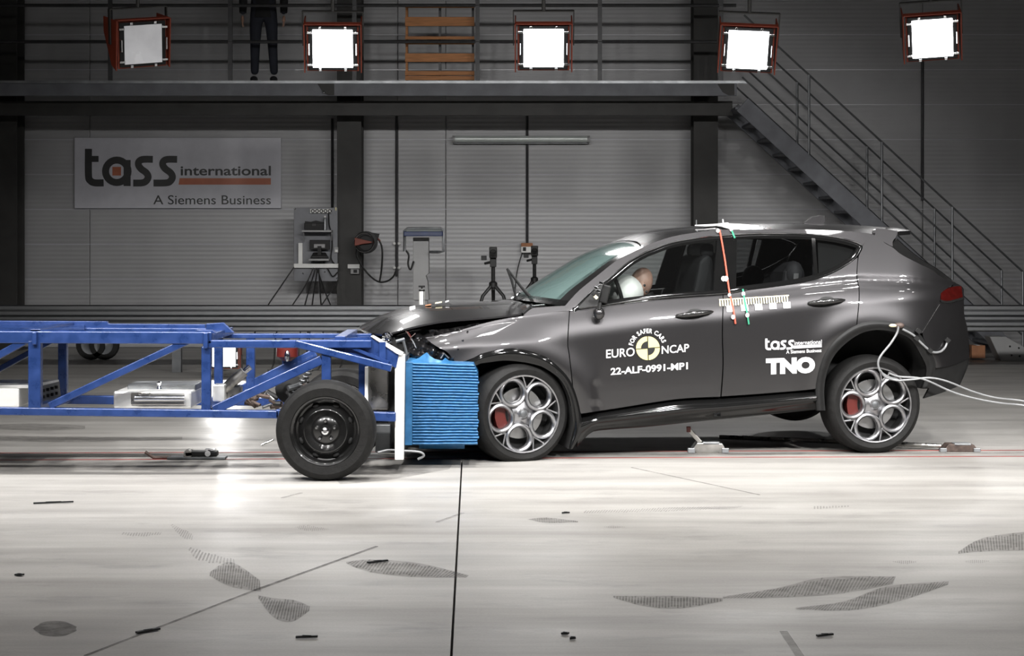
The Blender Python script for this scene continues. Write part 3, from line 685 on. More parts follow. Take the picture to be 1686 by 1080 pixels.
# person on the walkway (legs in view)
def person(px, Y, zf, label):
    x = P(px, 0, Y).x
    t = thing('person', (x, Y, zf), label, 'person')
    def skin(name, joints, edges, m, sub=2):
        me = bpy.data.meshes.new(name); me.from_pydata([j[0] for j in joints], edges, []); me.materials.append(m)
        o = bpy.data.objects.new(name, me); COL.objects.link(o); o.parent = t; o.location = (0, 0, 0)
        sk = o.modifiers.new('Skin', 'SKIN'); sk.use_smooth_shade = True
        for i, j in enumerate(joints):
            me.skin_vertices[0].data[i].radius = j[1]; me.skin_vertices[0].data[i].use_root = (i == 0)
        s_ = o.modifiers.new('Sub', 'SUBSURF'); s_.levels = sub; s_.render_levels = sub
        return o
    J = [((0, 0, .95), (.16, .12)), ((0, 0, 1.15), (.15, .11)), ((0, 0, 1.38), (.18, .12)), ((0, 0, 1.50), (.06, .06)), ((0, -.01, 1.56), (.055, .06)),
         ((-.10, 0, .88), (.095, .1)), ((-.11, -.02, .50), (.068, .07)), ((-.12, .01, .10), (.05, .055)),
         ((.10, 0, .88), (.095, .1)), ((.12, -.01, .50), (.068, .07)), ((.14, .02, .10), (.05, .055)),
         ((-.20, 0, 1.42), (.07, .07)), ((-.27, .01, 1.15), (.05, .05)), ((-.27, -.03, .90), (.038, .035)),
         ((.20, 0, 1.42), (.07, .07)), ((.27, .01, 1.15), (.05, .05)), ((.27, -.03, .90), (.038, .035))]
    E = [(0, 1), (1, 2), (2, 3), (3, 4), (0, 5), (5, 6), (6, 7), (0, 8), (8, 9), (9, 10), (2, 11), (11, 12), (12, 13), (2, 14), (14, 15), (15, 16)]
    skin('body', J, E, M['denim'])
    o = Vector((x, Y, zf))
    mb = MB().lathe(o+Vector((0, 0, .86)), (0, 0, 1), [(.17, 0), (.17, .06), (.165, .3), (.205, .5), (.19, .6), (.08, .68)], 20)
    for v in mb.v: v.y = Y+(v.y-Y)*.68
    part('jacket', mb, M['shirt'], t, smooth=True)
    for s in (-1, 1): part('sleeve', MB().tube([o+Vector((s*.19, 0, 1.44)), o+Vector((s*.272, .01, 1.15)), o+Vector((s*.272, -.03, .93))], [.078, .06, .048], 10), M['shirt'], t, smooth=True)
    for s, xx, yy in ((-1, -.12, .01), (1, .14, .02)):
        part('shoe', MB().ball(o+Vector((xx, yy-.06, .04)), (.05, .14, .045)), M['shoe'], t, smooth=True)
        hx = s*.275
        mb = MB().ball(o+Vector((hx, -.04, .84)), (.022, .04, .05))
        for f_ in range(4): mb.tube([o+Vector((hx, -.07+.02*f_, .80)), o+Vector((hx-.004*s, -.075+.02*f_, .765-.004*(f_ % 2))), o+Vector((hx-.012*s, -.073+.02*f_, .74))], .0085, 6)
        mb.tube([o+Vector((hx, -.075, .85)), o+Vector((hx-.01*s, -.095, .81))], .010, 6); part('hand', mb, M['skin'], t, smooth=True)
    mb = MB().ball(o+Vector((0, -.02, 1.66)), (.075, .095, .12), 16, 12).ball(o+Vector((0, -.115, 1.64)), (.013, .02, .02)); part('head', mb, M['skin'], t, smooth=True)
    part('hair', MB().ball(o+Vector((0, .01, 1.70)), (.082, .095, .095), 16, 10), M['hair'], t, smooth=True)
    return t
person(434, YM+.45, mz(138)+.05, 'person in dark jeans and dark jacket standing on the walkway')

# ------------------------------------------------------------------ blue barrier trolley
TN, TF = 12.55, 13.5           # depth of near and far side frames
tr = thing('barrier_trolley', (P(330, 700, 13).x, 13.0, 0), 'blue steel truss trolley with black wheels carrying the deformable barrier', 'trolley')
def tb(name, p, q, Y, hpx, w=.07, m='blue', bevel=.006, Yq=None):
    s = F/Y
    return part(name, MB().beam(P(*p, Y), P(*q, Yq or Y), w, hpx/s), M[m], tr, bevel=bevel)
# near side
tb('top_beam', (-180, 554), (350, 556), TN, 20)
tb('top_beam', (340, 566), (612, 566), TN, 13)
tb('bottom_beam', (-180, 674), (460, 682), TN, 13)
tb('bottom_beam', (455, 681), (652, 686), TN, 15)
tb('post', (58.5, 560), (58.5, 672), TN, 18, .08)
tb('post', (340, 570), (340, 676), TN, 14, .06)
tb('post', (537.5, 580), (537.5, 645), TN, 13, .06)
tb('joint_plate', (58.5, 546), (58.5, 567), TN-.03, 22, .03); tb('joint_plate', (340, 547), (340, 573), TN-.03, 26, .03)
tb('brace', (82, 668), (314, 559), TN, 12, .05)
tb('brace', (-60, 617), (46, 559), TN, 12, .05)
tb('brace', (352, 675), (530, 592), TN, 15, .05)
tb('brace', (486, 565), (645, 606), TN-.01, 12, .06)
part('gusset_plate', MB().prism([P(500, 561, TN+.01), P(607, 554, TN+.01), P(657, 581, TN+.01), P(652, 606, TN+.01), P(640, 600, TN+.01)], (0, .02, 0)), M['blue'], tr)
part('gusset_rib', MB().beam(P(563, 565, TN), P(640, 597, TN), .04, .02), M['blue'], tr)
part('gusset_rib', MB().beam(P(630, 563, TN), P(630, 596, TN), .04, .02), M['blue'], tr)
part('deck_edge', MB().prism([P(-180, 527, TF), P(176, 529, TF), P(178, 533, TF), P(338, 534, TF), P(338, 541, TF), P(-180, 541, TF)], (0, .05, 0)), M['blue'], tr, bevel=.004)
part('deck_plate', MB().prism([P(-180, 543, TN), P(139, 543, TN), P(139, 545, TN+.02), P(139, 535, TF), P(-180, 533, TF)], (0, 0, -.012)), M['blue'], tr)
part('lift_bracket', MB().prism([P(339, 533, TF-.4), P(368, 531, TF-.4), P(386, 548, TF-.4), P(360, 548, TF-.4), P(352, 545, TF-.4), P(339, 545, TF-.4)], (0, .04, 0)), M['blue'], tr, bevel=.004)
part('lift_bracket', MB().prism([P(320, 543, TN-.03), P(350, 543, TN-.03), P(356, 549, TN-.03), P(330, 549, TN-.03)], (0, .05, 0)), M['blue'], tr, bevel=.004)
# far side
tb('top_beam', (-180, 543), (345, 545), TF, 10); tb('top_beam', (340, 553), (612, 553), TF, 8)
tb('bottom_beam', (-180, 655), (470, 661), TF, 14)
tb('post', (104, 545), (104, 655), TF, 15, .06); tb('post', (360, 550), (360, 657), TF, 10, .06); tb('post', (413, 553), (413, 657), TF, 14, .06); tb('post', (471, 556), (471, 620), TF, 9, .05)
tb('brace', (384, 648), (520, 580), TF, 14, .05); tb('brace', (118, 655), (330, 553), TF, 10, .05) if False else None
tb('brace', (-60, 640), (94, 556), TF-.05, 9, .05)
for (px, py, L_) in ((58, 674, 1), (340, 677, 1), (58, 548, 1), (340, 556, 1), (600, 684, 1), (560, 560, 1)):
    a = P(px, py, TN); part('cross_member', MB().beam(a, (a.x, TF, a.z), .07, .05), M['blue'], tr, bevel=.004)
# front bulkhead
c0 = P(625, 640, TN+.35)
part('ballast_plate', pxbox(MB(), 601, 604, 606, 668, TN+.18, .03), M['white_plate'], tr)
part('ballast_block', pxbox(MB(), 606, 600, 641, 672, TN+.33, .25), M['steel'], tr, bevel=.006)
part('ballast_block', pxbox(MB(), 620, 696, 645, 742, TN+.33, .25), M['galv_dark'], tr, bevel=.006)
tb('post', (597, 596), (597, 680), TN+.2, 7, .05); tb('post', (645, 600), (645, 745), TN+.30, 10, .05, 'black_plastic')
pl = part('front_plate', MB().prism([P(650, 581, TN+.02), P(666.5, 584, TN+.02), P(665.4, 651, TN+.02), P(664.3, 757, TN+.02), P(650, 757, TN+.02)], (0, .07, 0)), M['white_plate'], tr, bevel=.003)
part('front_plate_core', MB().prism([P(651, 590, TN+.09), P(665, 590, TN+.09), P(663, 755, TN+.09), P(651, 755, TN+.09)], (0, 1.2, 0)), M['galv_dark'], tr)
a, b = P(613, 554.5, TN+.02), P(660, 583, TN+.02)
part('front_plate_chamfer', MB().prism([P(610, 553.5, TN-.005), P(614, 552.5, TN-.005), P(664, 581, TN-.005), P(660, 585, TN-.005), P(653, 582, TN-.005)], (0, .06, 0)), M['white_plate'], tr)
# trolley wheels
def trolley_wheel(c, R, w):
    ty = part('wheel', MB().lathe(c, (0, 1, 0), [(R*.66, .02), (R*.70, 0), (R*.86, -.006), (R*.95, .012), (R*.985, .035), (R, .06), (R, w-.06), (R*.985, w-.03), (R*.9, w), (R*.66, w)], 56, close=True), M['rubber'], tr, smooth=30)
    for k in range(3):
        part('tread_groove', MB().lathe(c, (0, 1, 0), [(R*1.001, .065+k*.03), (R*1.003, .068+k*.03), (R*1.001, .075+k*.03)], 48), M['dark_inner'], ty, smooth=True)
    part('rim', MB().lathe(c, (0, 1, 0), [(R*.66, .005), (R*.685, .0), (R*.69, .012), (R*.655, .02), (R*.62, .03), (R*.60, .07), (R*.56, .075), (R*.48, .055), (R*.44, .03), (R*.42, .028), (R*.36, .06), (R*.30, .072), (R*.24, .055), (R*.12, .05), (R*.09, .03), (1e-4, .03)], 56), M['steel_black'], ty, smooth=50)
    part('hub_cap', MB().lathe(c, (0, 1, 0), [(R*.075, .035), (R*.07, .005), (R*.035, .0), (R*.03, .012), (1e-4, .012)], 20), M['chrome'], ty, smooth=40)
    for k in range(5):
        a = math.pi/2+2*math.pi*k/5; p = Vector(c)+Vector((math.cos(a)*R*.19, .04, math.sin(a)*R*.19))
        part('wheel_bolt', MB().lathe(p, (0, -1, 0), [(.013, -.015), (.013, .012), (.007, .02), (1e-4, .02)], 8), M['chrome'], ty, smooth=40)
    for k in range(8):
        a = 2*math.pi*(k+.5)/8; p = Vector(c)+Vector((math.cos(a)*R*.53, .064, math.sin(a)*R*.53))
        part('rim_slot', MB().ball(p, (.022, .012, .012), 8, 6, Matrix.Rotation(-(a+math.pi/2), 3, 'Y')), M['dark_inner'], ty, smooth=True)
    return ty
R_ = .315; YN0 = 12.18
cw = P(535, 713, YN0); cw.z = R_
trolley_wheel(cw, R_, .20)
cf = Vector((P(563, 0, 13.35).x, 13.30, R_)); trolley_wheel(cf, R_, .20)
for xx in (-5.6,):
    trolley_wheel(Vector((xx, YN0, R_)), R_, .20); trolley_wheel(Vector((xx, 13.3, R_)), R_, .20)
part('axle', MB().tube([(cw.x, YN0+.06, R_), (cf.x, 13.4, R_)], .035, 12), M['steel'], tr, smooth=True)
part('axle', MB().tube([(-5.6, YN0+.06, R_), (-5.6, 13.4, R_)], .035, 12), M['steel'], tr, smooth=True)
# running gear seen through the frame
for k in range(26):
    px = random.uniform(395, 525); top = 668-(px-395)*.35; py = random.uniform(top-14, 668); Y = random.uniform(12.8, 13.2)
    c = P(px, py, Y)
    part('gear_bit', MB().tube([c, c+Vector((random.uniform(-.09, .09), random.uniform(-.05, .05), random.uniform(-.05, .05)))], random.uniform(.008, .022), 8), M[random.choice(['steel', 'black_plastic', 'rust', 'galv_dark'])], tr, smooth=True)
part('brake_cylinder', MB().tube([P(370, 640, 12.95), P(402, 612, 12.95)], .035, 12), M['steel'], tr, smooth=True)
part('brake_cylinder', MB().tube([P(402, 612, 12.95), P(412, 604, 12.95)], .02, 12), M['chrome'], tr, smooth=True)
part('valve_block', pxbox(MB(), 352, 632, 372, 660, 12.9, .12), M['alu'], tr, bevel=.01)
part('valve_block', pxbox(MB(), 375, 634, 398, 656, 13.0, .12), M['steel'], tr, bevel=.01)
part('spring', MB().tube([P(480+6*math.sin(k*.9)+k*.6, 655-k*.9, 13.0+.03*math.cos(k*.9)) for k in range(60)], .006, 6), M['galv_dark'], tr, smooth=True)
part('disc_brake', MB().lathe(P(478, 640, 13.05), (0, -1, 0), [(.10, 0), (.10, .02), (.04, .03), (.04, .06), (1e-4, .06)], 20), M['black_plastic'], tr, smooth=True)
part('beacon', MB().lathe(P(473, 594, TF-.1), (0, 0, 1), [(.03, 0), (.075, .03), (.075, .09), (.05, .10), (1e-4, .10)], 14), M['caliper'], tr, smooth=True)
part('beacon_bolt', MB().ball(P(473, 586, TF-.19), (.02, .02, .04)), M['chrome'], tr, smooth=True)
part('bolt_plate', pxbox(MB(), 533, 626, 540, 630, TN-.035, .01), M['chrome'], tr)
# equipment boxes carried on the trolley
t = thing('data_box', P(262, 668, 12.9), 'aluminium data recorder box on the trolley between two blue posts', 'equipment box')
t.location.z = P(0, 668, 12.9).z
part('body', pxbox(MB(), 198, 640, 324, 667.5, 12.95, .45), M['alu'], t, bevel=.012)
part('front_recess', pxbox(MB(), 216, 646, 303, 666, 12.722, .02), M['steel'], t, bevel=.004)
part('handle_bar', MB().tube([P(222, 656, 12.69), P(304, 656, 12.69)], .022, 10), M['chrome'], t, smooth=True)
part('lid', pxbox(MB(), 217, 630, 328, 640, 13.05, .30), M['galv'], t, bevel=.006)
part('knob', MB().lathe(P(262, 640, 12.8), (0, 0, 1), [(.018, 0), (.01, .02), (.018, .04), (1e-4, .05)], 10), M['chrome'], t, smooth=True)
t = thing('battery_box', P(20, 668, 12.9), 'white equipment box at the left end of the trolley', 'equipment box')
part('body', pxbox(MB(), -60, 634, 47, 665, 12.95, .5), M['white_plate'], t, bevel=.01)
part('lid', MB().prism([P(-60, 634, 12.7), P(47, 634, 12.7), P(97, 625, 13.2), P(-20, 625, 13.2)], (0, 0, -.02)), M['alu'], t)
part('vent_end', MB().prism([P(49, 640, 12.72), P(95, 628, 13.2), P(97, 652, 13.2), P(49, 668, 12.72)], (.01, .01, 0)), M['galv_dark'], t)
for k in range(6):
    for r in range(2):
        a = lerp(0, 1, (k+.5)/6); q = P(lerp(52, 94, a), lerp(648, 636, a)+r*10, lerp(12.74, 13.18, a)); part('vent_slot', MB().box(q+Vector((.008, -.01, 0)), (.03, .02, .02)), M['black_plastic'], t)
# floor floodlight behind the trolley
Yl = 21.0; c = P(369, 585, Yl); floodlight(c, (c.x+.25, 15.0, .1), True, 16, 'lit floodlight with orange housing standing low behind the trolley', None, stand=True, spread=110, k=.60)

# ------------------------------------------------------------------ deformable barrier
bar = thing('honeycomb_barrier', (P(727, 733, 13.1).x, 13.4, P(727, 733, 12.9).z), 'crushed bright blue ribbed honeycomb barrier between trolley plate and car', 'barrier')
YH = 12.90
def Q(px, py, Y=YH): return P(px, py, Y)
part('mounting_flange', MB().prism([Q(667, 595.5), Q(680, 596), Q(679, 733), Q(666, 733)], (0, 1.0, 0)), M['honey'], bar, bevel=.003)
NR = 28; mb = MB()
def right_edge(t):
    y = lerp(597, 732.5, t); x = 787 if y > 616 else lerp(779, 788, (y-598)/18)
    return x+1.2*math.sin(t*37)+.8*math.sin(t*91)
for k in range(NR):                     # each corrugation is a rounded rib
    rows = []; nx = 16
    for m_ in range(7):
        tt = (k+m_/6)/NR; off = -.017*math.sin(math.pi*m_/6)**.8; row = []
        for i in range(nx+1):
            u = i/nx; x = lerp(679.5, right_edge(tt), u); y = lerp(lerp(596, 599.5, u), lerp(733, 732, u), tt)+.18*math.sin(i*.7+k*.4)
            row.append(Q(x, y, YH+.006+off*(1+.06*math.sin(i*2.3+k*1.9))))
        rows.append(row)
    mb.grid(rows)
part('ribbed_face', mb, M['honey'], bar, smooth=True, merge=False, kind='stuff')
part('core_block', MB().prism([Q(680, 597, YH+.03), Q(779, 600, YH+.03), Q(786, 617, YH+.03), Q(785, 732, YH+.03), Q(680, 732, YH+.03)], (0, .95, 0)), M['honey'], bar)
part('torn_sheet', MB().grid([[Q(x, y, YH+o+.03*math.sin(i)) for i, (x, y) in enumerate([(676, 594), (690, 589), (698, 583), (703, 580), (708, 586), (716, 591), (728, 594), (733, 589), (741, 595)])] if r == 0 else
                             [Q(x, 598, YH+.02) for x in (674, 690, 697, 703, 708, 716, 728, 733, 745)] for r, o in ((0, .06), (1, 0))]), M['honey'], bar, smooth=True)
part('torn_sheet', MB().grid([[Q(x, 733+d, YH+.05+.2*(d > 0)) for x in (690, 710, 740, 765)] for d in (-1, 6)]), M['honey'], bar)
cable([(622, 745), (640, 741), (660, 742), (690, 744), (698, 750), (688, 756)], 12.7, 12.75, .008, M['cable_grey'], 'grey cable looping on the floor under the barrier')

# ------------------------------------------------------------------ the crashed car
CO = Vector((.079, 13.30, 0)); CE = Vector((2.505, .45, 0)).normalized(); CN = Vector((-CE.y, CE.x, 0)); CW = 1.84
ZUP = Vector((0, 0, 1))
def cp(px, py, v):
    d = Vector(((px-CX)/F, 1, -(py-CY)/F)); t = (v+CO.dot(CN))/d.dot(CN); return Vector((0, 0, H))+d*t
def mir(p):
    v = (p-CO).dot(CN); return p+CN*(CW-2*v)
def loc(u, v, z): return CO+CE*u+CN*v+ZUP*z
BELT = [(600, 566), (700, 556), (752, 547), (790, 537), (858, 522), (937, 512), (1067, 494), (1190, 485), (1272, 473), (1324, 466), (1412, 457), (1500, 459), (1600, 470)]
CREASE = [(600, 590), (790, 572), (937, 560), (980, 555), (1091, 539), (1190, 530), (1308, 512), (1400, 503), (1465, 497), (1600, 494)]
def sm(t): t = min(max(t, 0), 1); return t*t*(3-2*t)
def vside(px, py):
    yb = interp(px, BELT); yc = interp(px, CREASE)
    if py < yb:
        d = (yb-py)/237; v = .075+.43*d+.14*d*d
    elif py < yc:
        t = (py-yb)/(yc-yb); v = .075*(1-t)**1.6+.004
    else:
        d = (py-yc)/237; v = .004+.05*d*d
    r = math.hypot(px-1440, (py-652)*1.02)
    if py < 680 and px > 1300: v -= .040*math.exp(-((r-122)/30)**2)*sm((px-1300)/80)
    r = math.hypot(px-858, (py-690)*1.02)
    if py < 700 and px < 980: v -= .030*math.exp(-((r-112)/26)**2)
    if px > 1180: v += .013*math.exp(-((py-yb-7)/7)**2)*sm((px-1180)/200)
    if px > 1470: v += .34*((px-1470)/125)**3.0
    if px < 760: v += .16*((760-px)/120)**1.6
    return v
def coons(top, bot, left=None, right=None, nu=28, nv=16, sp=4):
    T = resample(smooth(top, sp), nu); B = resample(smooth(bot, sp), nu)
    Lf = resample(smooth(left, sp) if left and len(left) > 2 else (left or [T[0], B[0]]), nv); Rt = resample(smooth(right, sp) if right and len(right) > 2 else (right or [T[-1], B[-1]]), nv)
    g = []
    for j in range(nv+1):
        t = j/nv; row = []
        for i in range(nu+1):
            s = i/nu
            row.append(tuple((1-t)*T[i][k]+t*B[i][k]+(1-s)*Lf[j][k]+s*Rt[j][k]-((1-s)*(1-t)*T[0][k]+s*(1-t)*T[-1][k]+(1-s)*t*B[0][k]+s*t*B[-1][k]) for k in (0, 1)))
        g.append(row)
    return g
car = thing('car', loc(1.2, CW/2, 0), 'dark grey hatchback car with crushed front, print on its doors', 'car')
def skirted(rows, depth=.025):
    """panel surface plus a folded-in edge all round (separate vertices keep the edge crisp)"""
    mb = MB().grid(rows); off = CN*depth
    bd = [rows[0], [r[-1] for r in rows], rows[-1][::-1], [r[0] for r in rows][::-1]]
    for b in bd: mb.grid([b, [p+off for p in b]])
    return mb
def panel(name, g, m, dv=0.0, vf=None, both=True, parent=None, depth=.025, label=None, smooth_=60):
    nv = len(g)-1; nu = len(g[0])-1
    rows = [[cp(x, y, (vf(x, y, i/nu, j/nv) if vf else vside(x, y))+dv) for i, (x, y) in enumerate(r)] for j, r in enumerate(g)]
    o = part(name, skirted(rows, depth), M[m], parent or car, smooth=smooth_, merge=False, label=label)
    if both:
        rows2 = [[mir(p) for p in r] for r in rows]
        part(name, skirted(rows2, -depth), M[m], parent or car, smooth=smooth_, merge=False)
    return o
# -- side panels
FD_L = [(938.5, 513), (935.5, 563), (938, 584), (941, 610), (946.5, 656), (957, 681)]
fd = panel('front_door', coons([(938.5, 513), (960, 509), (1067, 495), (1189.8, 486)], [(957, 681), (1022, 671), (1114, 657), (1186, 653)], FD_L, [(1189.8, 486), (1189.5, 510), (1188.5, 553), (1189.5, 602), (1186, 653)], 40, 30), 'paint')
rd = panel('rear_door', coons([(1191.5, 485.5), (1220, 479.6), (1272, 473), (1324, 465), (1362, 454), (1388, 441), (1408, 427), (1412, 424)],
                              [(1188, 652.5), (1267, 647), (1343, 640), (1344, 634), (1350, 604), (1363, 575), (1384, 552), (1410, 534)],
                              [(1191.5, 485.5), (1191, 510), (1190.3, 553), (1191.5, 602), (1188, 652.5)], [(1412, 424), (1410, 456), (1413.5, 475), (1413.5, 497), (1410, 534)], 44, 30), 'paint')
panel('front_fender', coons([(700, 556), (752, 545), (790, 534), (822, 526.5), (858, 520.5), (900, 515), (937, 512)],
                            [(712, 566), (722, 572), (737, 580), (753, 596), (780, 589), (793, 582), (832, 574), (858, 575), (890, 584), (910, 595), (935, 620), (947, 648), (956, 681)],
                            [(700, 556), (706, 561), (712, 566)], [(937, 512), (934, 563), (936.5, 584), (939.5, 610), (945, 656), (956, 681)], 48, 24), 'paint', both=True)
panel('far_fender', coons([(640, 560), (752, 545), (858, 520.5), (937, 512)], [(640, 640), (780, 589), (832, 574), (890, 584), (935, 620), (956, 681)], None, None, 24, 12), 'paint', both=False) if False else None
# crumpled nose of the fender
def vcr(x, y, s, t): return vside(x, y)+.03*math.sin(x*.31+y*.17)+.02*math.sin(x*.13-y*.37)+.04*(1-s)
panel('crumpled_fender_nose', coons([(654, 553), (668, 548), (690, 543), (735, 541.5), (790, 531)], [(672, 593), (700, 592), (728, 594), (753, 597), (758, 594)], [(654, 553), (664, 572), (672, 593)], [(790, 531), (772, 560), (758, 594)], 30, 18), 'paint', dv=.035, vf=vcr, both=False)
panel('quarter_panel', coons([(1420.5, 404), (1437, 386), (1458, 401), (1470, 407.5), (1484, 419), (1517, 436), (1536, 445), (1550, 456), (1574, 466)],
                             [(1411.5, 534), (1425, 530), (1439, 528), (1465, 529), (1491, 535.5), (1513, 548), (1517.5, 549)],
                             [(1420.5, 404), (1419.5, 411), (1413.5, 424), (1411.5, 456), (1415, 475), (1415, 497), (1411.5, 534)], [(1574, 466), (1550, 482), (1546, 501), (1517.5, 549)], 44, 30, sp=3), 'paint')
panel('rear_bumper', coons([(1547.5, 497), (1562, 498), (1587, 492)], [(1541, 606), (1565, 602), (1596, 590)],
                           [(1547.5, 497), (1532, 525), (1519, 549), (1530, 575), (1541, 606)], [(1587, 492), (1588, 522), (1592, 536), (1595, 560), (1596, 590)], 24, 24), 'paint')
panel('tail_panel', coons([(1572, 466), (1580, 469), (1586, 474)], [(1549, 499), (1565, 499), (1588, 493)], None, None, 12, 10), 'paint', dv=.012)
panel('lower_bumper', coons([(1540, 604), (1565, 601), (1596, 589)], [(1521, 656), (1550, 647), (1580, 635)], [(1540, 604), (1534, 630), (1521, 656)], [(1596, 589), (1593, 605), (1580, 635)], 18, 12), 'black_plastic', dv=.02)
def vsill(x, y, s, t): return .045+.028*math.cos(2*math.pi*min(t*1.0, 1))+.02*t*t*2+(.02 if t > .9 else 0)
panel('sill', coons([(956, 683), (1022, 673), (1114, 658.5), (1187, 655), (1267, 649), (1344, 642)], [(950, 736), (972, 713), (996, 708), (1063, 703), (1158, 693), (1240, 685), (1346, 674)], None, None, 44, 16), 'piano', vf=lambda x, y, s, t: .052-.075*math.sin(math.pi*min(1, t*1.08))**1.4+.05*t*t)
# arch claddings
fo = [(756, 602), (780, 590), (793, 582), (832, 574.5), (858, 575.5), (890, 584.5), (910, 595.5), (935, 620.5), (948, 648), (956, 680), (958, 710), (942, 740)]
fi = [(768, 613), (788, 600), (803, 597), (832, 593.5), (863, 596.5), (880, 600), (897, 606), (922, 624), (936, 650), (942, 680), (943, 705), (936, 739)]
panel('arch_cladding', coons(fo, fi, None, None, 40, 6), 'piano', dv=-.012, vf=lambda x, y, s, t: vside(x, min(y, 690))-.016*math.sin(math.pi*min(1, t*1.2))+.012, both=True)
ro = [(1345, 676), (1343, 640), (1350, 604), (1363, 575), (1384, 552), (1412, 534), (1439, 528), (1465, 529), (1491, 535.5), (1513, 548), (1530, 575), (1541, 602), (1530, 640)]
ri = [(1359, 676), (1357, 643), (1362, 611), (1374, 585), (1393, 565), (1417, 549), (1440, 543.5), (1463, 544.5), (1484, 550), (1502, 561), (1516, 584), (1526, 608), (1518, 640)]
panel('arch_cladding', coons(ro, ri, None, None, 44, 6), 'black_plastic', dv=-.014, vf=lambda x, y, s, t: vside(x, min(y, 640))-.014*math.sin(math.pi*min(1, t*1.2))+.012)
def liner(name, pts, v1):
    pts = resample(smooth(pts, 3), 40)
    rows = [[cp(x, y, vside(x, min(y, 650))+.01) for x, y in pts], [cp(x, y, vside(x, min(y, 650))+.01)+CN*v1 for x, y in pts]]
    part(name, MB().grid(rows), M['dark_inner'], car, smooth=True); part(name, MB().grid([[mir(p) for p in r] for r in rows]), M['dark_inner'], car, smooth=True)
liner('wheel_arch_liner', fi, .40); liner('wheel_arch_liner', ri, .40)
# -- greenhouse
CHROME = [(941.7, 512), (950.7, 502), (976.6, 477), (1002.6, 458), (1035, 430.5), (1060, 416), (1072, 411), (1105, 399), (1144, 392), (1183, 387.6), (1240, 384), (1285, 384), (1337, 385.6), (1376, 390), (1408, 398), (1420, 404)]
PILLAR = [(930, 504), (951, 480.5), (977, 459), (1013, 430.5), (1035, 418.5), (1056, 408)]
ROOFN = [(1056, 408), (1072, 401), (1105, 390), (1144, 383), (1183, 379), (1240, 377.5), (1300, 377.5), (1350, 378.5), (1400, 381), (1437, 385)]
panel('roof_rail', coons(PILLAR+ROOFN[1:], CHROME, [(930, 504), (935, 509), (941.7, 512)], [(1437, 385), (1428, 394), (1420, 404)], 60, 6), 'paint')
panel('pillar_base', coons([(862, 519), (874, 509), (885, 506.5), (920, 504), (930, 503.5)], [(866, 520), (885, 517.5), (910, 514), (925, 512.5), (941, 511.5)], None, None, 18, 5), 'paint', both=True)
SILL_W = [(941.7, 513), (960, 509), (1067, 495), (1190, 485.5), (1220, 480), (1272, 473.5), (1324, 465.5), (1362, 454), (1388, 441), (1408, 427), (1418, 412), (1420, 404)]
loop = smooth(CHROME, 4)+smooth(SILL_W, 4)[::-1][1:-1]
def inset_loop(lp, d):
    out = []; n = len(lp)
    for i in range(n):
        a, b = lp[i-1], lp[(i+1) % n]; dx, dy = b[0]-a[0], b[1]-a[1]; l = math.hypot(dx, dy) or 1
        out.append((lp[i][0]-dy/l*d, lp[i][1]+dx/l*d))
    return out
def ribbon_loop(lp, d0, d1, name, m, dv, both=True, th=.0):
    A, B = inset_loop(lp, d0), inset_loop(lp, d1); n = len(lp)
    rows = [[cp(x, y, vside(x, y)+dv) for x, y in A+A[:1]], [cp(x, y, vside(x, y)+dv-th) for x, y in [((a[0]+b[0])/2, (a[1]+b[1])/2) for a, b in zip(A+A[:1], B+B[:1])]], [cp(x, y, vside(x, y)+dv+.012) for x, y in B+B[:1]]]
    part(name, MB().grid(rows), M[m], car, smooth=60)
    if both: part(name, MB().grid([[mir(p) for p in r] for r in rows]), M[m], car, smooth=60)
ribbon_loop(loop, .5, 9, 'window_surround', 'piano', -.002, True, .0)
ct = [(x, y) for x, y in smooth(CHROME, 4)]
part('chrome_strip', MB().tube([cp(x, y, vside(x, y)-.004) for x, y in ct[6:]], .004, 6), M['chrome'], car, smooth=True)
bt = resample(smooth([(955, 508), (1067, 492.5), (1190, 483.5), (1230, 477)], 4), 20)
part('belt_strip', MB().tube([cp(x, y, vside(x, y)-.006) for x, y in bt], .0045, 6), M['gloss_black'], car, smooth=True)
# glass
def gl(name, g, m, dv=.012): return panel(name, g, m, dv=dv, depth=.004)
WIN_T = lambda x: interp(x, CHROME)+7
WIN_B = lambda x: interp(x, SILL_W)-5
def win(name, xs, m):
    T = [(x, min(WIN_T(x), WIN_B(x)-1)) for x in xs]; B = [(x, WIN_B(x)) for x in xs]; gl(name, coons(T, B, None, None, 24, 8, 1), m)
win('front_side_window', [960, 985, 1010, 1040, 1075, 1110, 1150, 1180], 'glass')
win('rear_side_window', [1211, 1240, 1270, 1300, 1338], 'glass_dark')
win('quarter_window', [1344, 1360, 1380, 1400, 1411], 'glass_dark')
panel('b_pillar', coons([(1181, 391), (1213, 388)], [(1174, 486), (1212, 483)], None, None, 4, 8), 'piano', dv=.004)
panel('window_divider', coons([(1336, 388), (1342, 388)], [(1341, 460), (1347, 458)], None, None, 2, 8), 'piano', dv=.003)
panel('quarter_trim', coons([(1346, 391), (1412, 404)], [(1348, 455), (1402, 425)], None, None, 6, 6), 'black_plastic', dv=.05)
panel('mirror_sail', coons([(952, 506), (975, 482), (992, 466)], [(954, 508), (980, 505), (996, 502)], None, None, 6, 5), 'black_plastic', dv=-.003)
